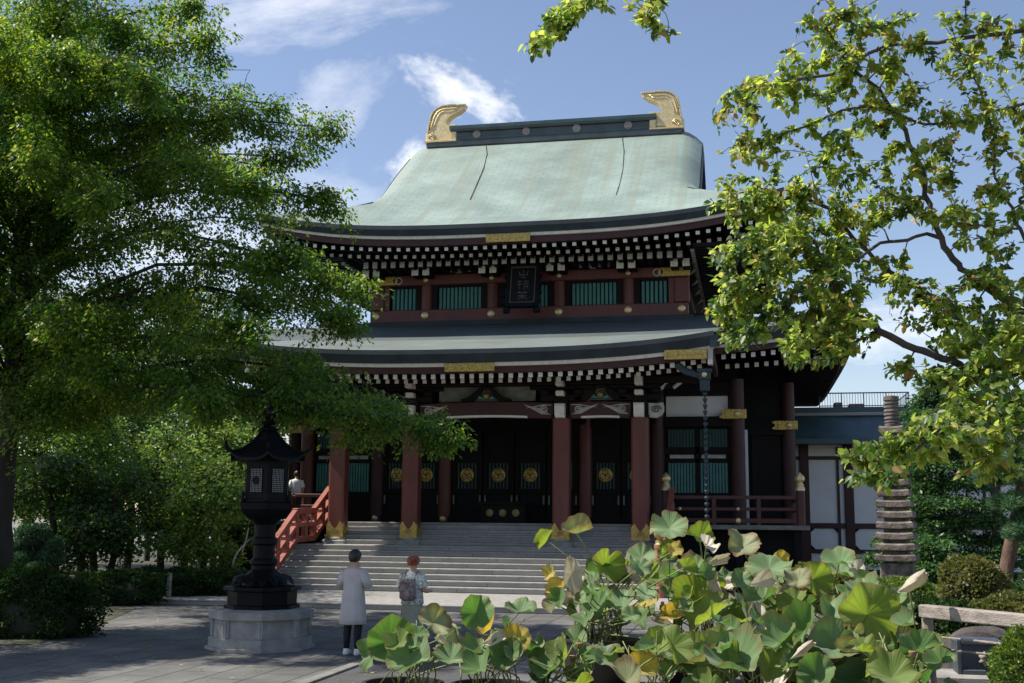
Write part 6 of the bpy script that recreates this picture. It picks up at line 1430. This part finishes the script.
E_ = [  # px, py, radius px, Y, style, normal, fold, cup
 (669, 528, 19, 14.6, 'g', (-.1, -.72, .68), 0, .16), (577, 533, 16, 14.6, 'b', (.1, -.5, .8), .55, .3), (547, 541, 12, 14.7, 'y', (-.5, -.6, .4), .8, .2), (641, 558, 16, 14.4, 'g', (0, -.62, .75), 0, .2), (572, 574, 19, 14.3, 'w', (.3, -.9, -.15), .6, .3), (551, 573, 9, 14.4, 'l', (-.6, -.7, .2), .2, .2),
 (606, 567, 18, 14.3, 'y', (.5, -.8, .15), .3, .2), (622, 604, 17, 14.0, 'g', UPC, .1, .25), (597, 606, 20, 13.9, 'd', (-.3, -.6, .7), .1, .3), (646, 594, 14, 14.0, 'g', (-.1, -.5, .85), 0, .2), (390, 642, 25, 11.9, 'd', (.35, -.85, .25), .25, .15), (476, 613, 19, 11.9, 'd', (.3, -.88, .2), .35, .25), (413, 658, 26, 11.7, 'g', (-.2, -.7, .65), .15, .2),
 (516, 640, 15, 12.0, 'l', (.2, -.8, .5), .3, .2), (493, 638, 13, 11.8, 'w', (.6, -.7, .2), .7, .3), (520, 611, 16, 12.2, 'd', (.1, -.35, .9), .15, .3), (372, 655, 17, 12.0, 'd', (-.6, -.7, .2), .2, .2), (434, 622, 17, 12.1, 'b', (.4, -.7, .5), .2, .2), (640, 668, 17, 11.3, 'l', (.3, -.75, .5), .4, .15), (549, 670, 17, 11.9, 'd', UPC, .1, .3), (505, 655, 18, 11.8, 'd', (.1, -.8, .5), .3, .2), (450, 660, 17, 11.9, 'g', (-.1, -.6, .75), .2, .25), (480, 668, 18, 11.6, 'd', UPC, .2, .25),
 (742, 547, 18, 14.6, 'b', (.2, -.6, .7), .15, .3), (769, 569, 23, 14.3, 'g', (.0, -.55, .82), 0, .16), (839, 563, 16, 14.3, 'g', (-.2, -.5, .8), .2, .3), (814, 579, 18, 14.1, 'y', (.45, -.85, .1), .3, .2), (697, 598, 22, 13.9, 'y', (-.25, -.75, .5), .45, .35), (712, 617, 24, 13.6, 'y', (-.35, -.5, .75), .5, .25), (764, 598, 20, 13.9, 'g', (-.2, -.5, .8), .35, .2), (795, 605, 16, 13.9, 'y', UPC, .3, .3),
 (756, 620, 16, 13.6, 'w', (.2, -.9, .2), .5, .3), (833, 614, 17, 13.3, 'g', (.1, -.6, .75), .35, .25), (866, 592, 17, 13.9, 'g', (-.3, -.55, .75), .3, .25), (868, 615, 31, 12.4, 'y', (.35, -.9, .1), .15, .15), (908, 580, 19, 11.6, 'w', (.5, -.8, .0), .95, .35), (919, 650, 20, 11.4, 'd', (.0, -.55, .8), .45, .2), (734, 665, 29, 11.4, 'g', (-.05, -.6, .8), .15, .42), (804, 630, 23, 11.9, 'd', (-.4, -.75, .45), .45, .25),
 (798, 651, 17, 11.5, 'w', (.6, -.7, .3), 1.0, .3), (833, 647, 25, 11.7, 'g', (.2, -.7, .65), .3, .2), (779, 641, 22, 11.7, 'g', (-.3, -.6, .7), .35, .2), (816, 674, 19, 11.3, 'd', FACE, .2, .2), (892, 677, 24, 11.2, 'y', (.0, -.6, .75), .1, .3), (700, 538, 14, 14.8, 'y', (.3, -.7, .5), .4, .3), (671, 555, 13, 14.6, 'y', (-.1, -.8, .5), .3, .3), (780, 560, 9, 14.6, 'l', (.2, -.8, .4), .3, .2), (718, 560, 13, 14.6, 'w', (.4, -.85, .1), .8, .3), (690, 570, 15, 14.3, 'b', UPC, .35, .3), (715, 580, 14, 14.3, 'w', (-.3, -.9, .1), .6, .3),
 (655, 575, 14, 14.3, 'y', (-.2, -.8, .4), .4, .3), (630, 575, 12, 14.4, 'w', (.5, -.8, .1), .8, .3), (676, 615, 13, 13.9, 'l', (-.4, -.8, .3), .6, .3), (745, 585, 14, 14.2, 'd', (.3, -.6, .7), .3, .3), (790, 585, 12, 14.3, 'w', (.2, -.9, .2), .7, .3), (660, 640, 14, 13.2, 'd', UPC, .3, .3), (850, 640, 16, 12.2, 'b', (.2, -.8, .4), .4, .3), (870, 660, 17, 11.7, 'd', UPC, .3, .3), (770, 668, 17, 11.5, 'y', (.2, -.7, .6), .3, .3), (680, 660, 15, 11.9, 'd', (-.3, -.6, .7), .3, .3), (597, 655, 14, 12.6, 'd', UPC, .35, .3), (575, 640, 13, 13.0, 'g', (.2, -.6, .7), .35, .3), (905, 625, 13, 11.9, 'g', UPC, .4, .3), (560, 600, 12, 14.2, 'd', (-.2, -.7, .5), .4, .3), (585, 620, 14, 13.6, 'd', UPC, .3, .3), (640, 620, 13, 13.6, 'd', (-.2, -.6, .7), .3, .3), (730, 635, 15, 12.8, 'd', UPC, .3, .3)]
def near_pot(p):
    return min((range(4) if p[1] > 13.05 else range(4, len(PT))), key=lambda i: (PT[i][0]-p[0])**2+.7*(PT[i][1]-p[1])**2)
for px, py, rp, Y, st, nr, fo, cu in E_:
    p = at(px, py, Y=Y); i = near_pot(p); lotus_leaf(p, rp*Y/1154, nr, st, POT_OBJ[i], PT[i], fo*1.25+.15 if fo else .12, cu*1.2)
for i, (x, Y, h) in enumerate(PT):                          # the smaller leaves that fill each stand
    for k in range(20 if Y > 14 else (7 if i in (4, 5) else 13)):
        a, q = rng.uniform(0, 6.28), rng.uniform(.15, .62); z = rng.uniform(.75, 1.45) if Y > 14 else rng.uniform(.5, .95)
        if i in (6,): z *= .8
        st = rng.choice(list('gdybwl'), p=[.27, .25, .26, .09, .09, .04]); lotus_leaf((x+(abs(q*math.cos(a)) if i == 4 else q*math.cos(a)), Y+q*math.sin(a), z), rng.uniform(.11, .22), (rng.normal(-.1, .4), rng.normal(-.45, .35), .75), st, POT_OBJ[i], PT[i], rng.uniform(0.1, 1.0), rng.uniform(.15, .45))
    for k in range(7):                                      # bare and broken stalks, dry pods
        a, q = rng.uniform(0, 6.28), rng.uniform(.1, .4); zt = rng.uniform(.35, .9); b = (x+.3*rng.uniform(-1, 1), Y+.3*rng.uniform(-1, 1), h-.05); tpt = (x+q*math.cos(a), Y+q*math.sin(a), h+zt*.8)
        mb = MB(); mb.tube([b, ((b[0]+tpt[0])/2+.03, (b[1]+tpt[1])/2, (b[2]+tpt[2])/2+.06), tpt], [.008, .007, .006], 5); s = mb.build('bare_stalk', M['stalk'], POT_OBJ[i], smooth=True)
        if k < 2: mb = MB(); mb.lathe([(.008, -.05), (.03, -.01), (.042, .015), (.04, .022), (.01, .016)], 10, tpt); mb.build('seed_pod', M['pod'], s, smooth=True)
for k in range(66):                                         # the close packed mass of the back stand
    px = rng.uniform(575, 905); topy = float(np.interp(px, [575, 620, 680, 720, 770, 840, 905], [590, 562, 540, 548, 560, 572, 605])); py = rng.uniform(topy, min(660, topy+75)); Y = rng.uniform(13.2, 15.2)-(.9 if py > 620 else 0)
    if px < 668 and py > 622: continue
    p = at(px, py, Y=Y); i = near_pot(p); st = rng.choice(list('ygdbwl'), p=[.27, .34, .18, .08, .09, .04]); a = rng.uniform(0, 6.28)
    lotus_leaf(p, rng.uniform(8, 14)*Y/1154, (.6*math.cos(a)-.1, -.45+.45*math.sin(a), rng.uniform(.1, .9)), st, POT_OBJ[i], PT[i], rng.uniform(.1, .95), rng.uniform(.15, .4))
# fallen leaves on the paving
LV = []
n = 420; X = rng.uniform(-5.5, 8, n); Y = rng.uniform(13, 25, n); m_ = X < 9; P = np.stack([X, Y, np.full(n, .012)], 1); D = np.stack([rng.normal(size=n), rng.normal(size=n), np.zeros(n)], 1); Nn = np.tile([[0, 0, 1.0]], (n, 1))+rng.normal(0, .2, (n, 3))
o = leaf_mesh('fallen_leaves', P, D, Nn, rng.uniform(.04, .08, n), rng.uniform(.02, .04, n), M['leaf_cherry'], six=True, fold=.3); tag(o, 'scattered dry leaves lying on the flagstones', 'fallen leaves', kind='stuff')
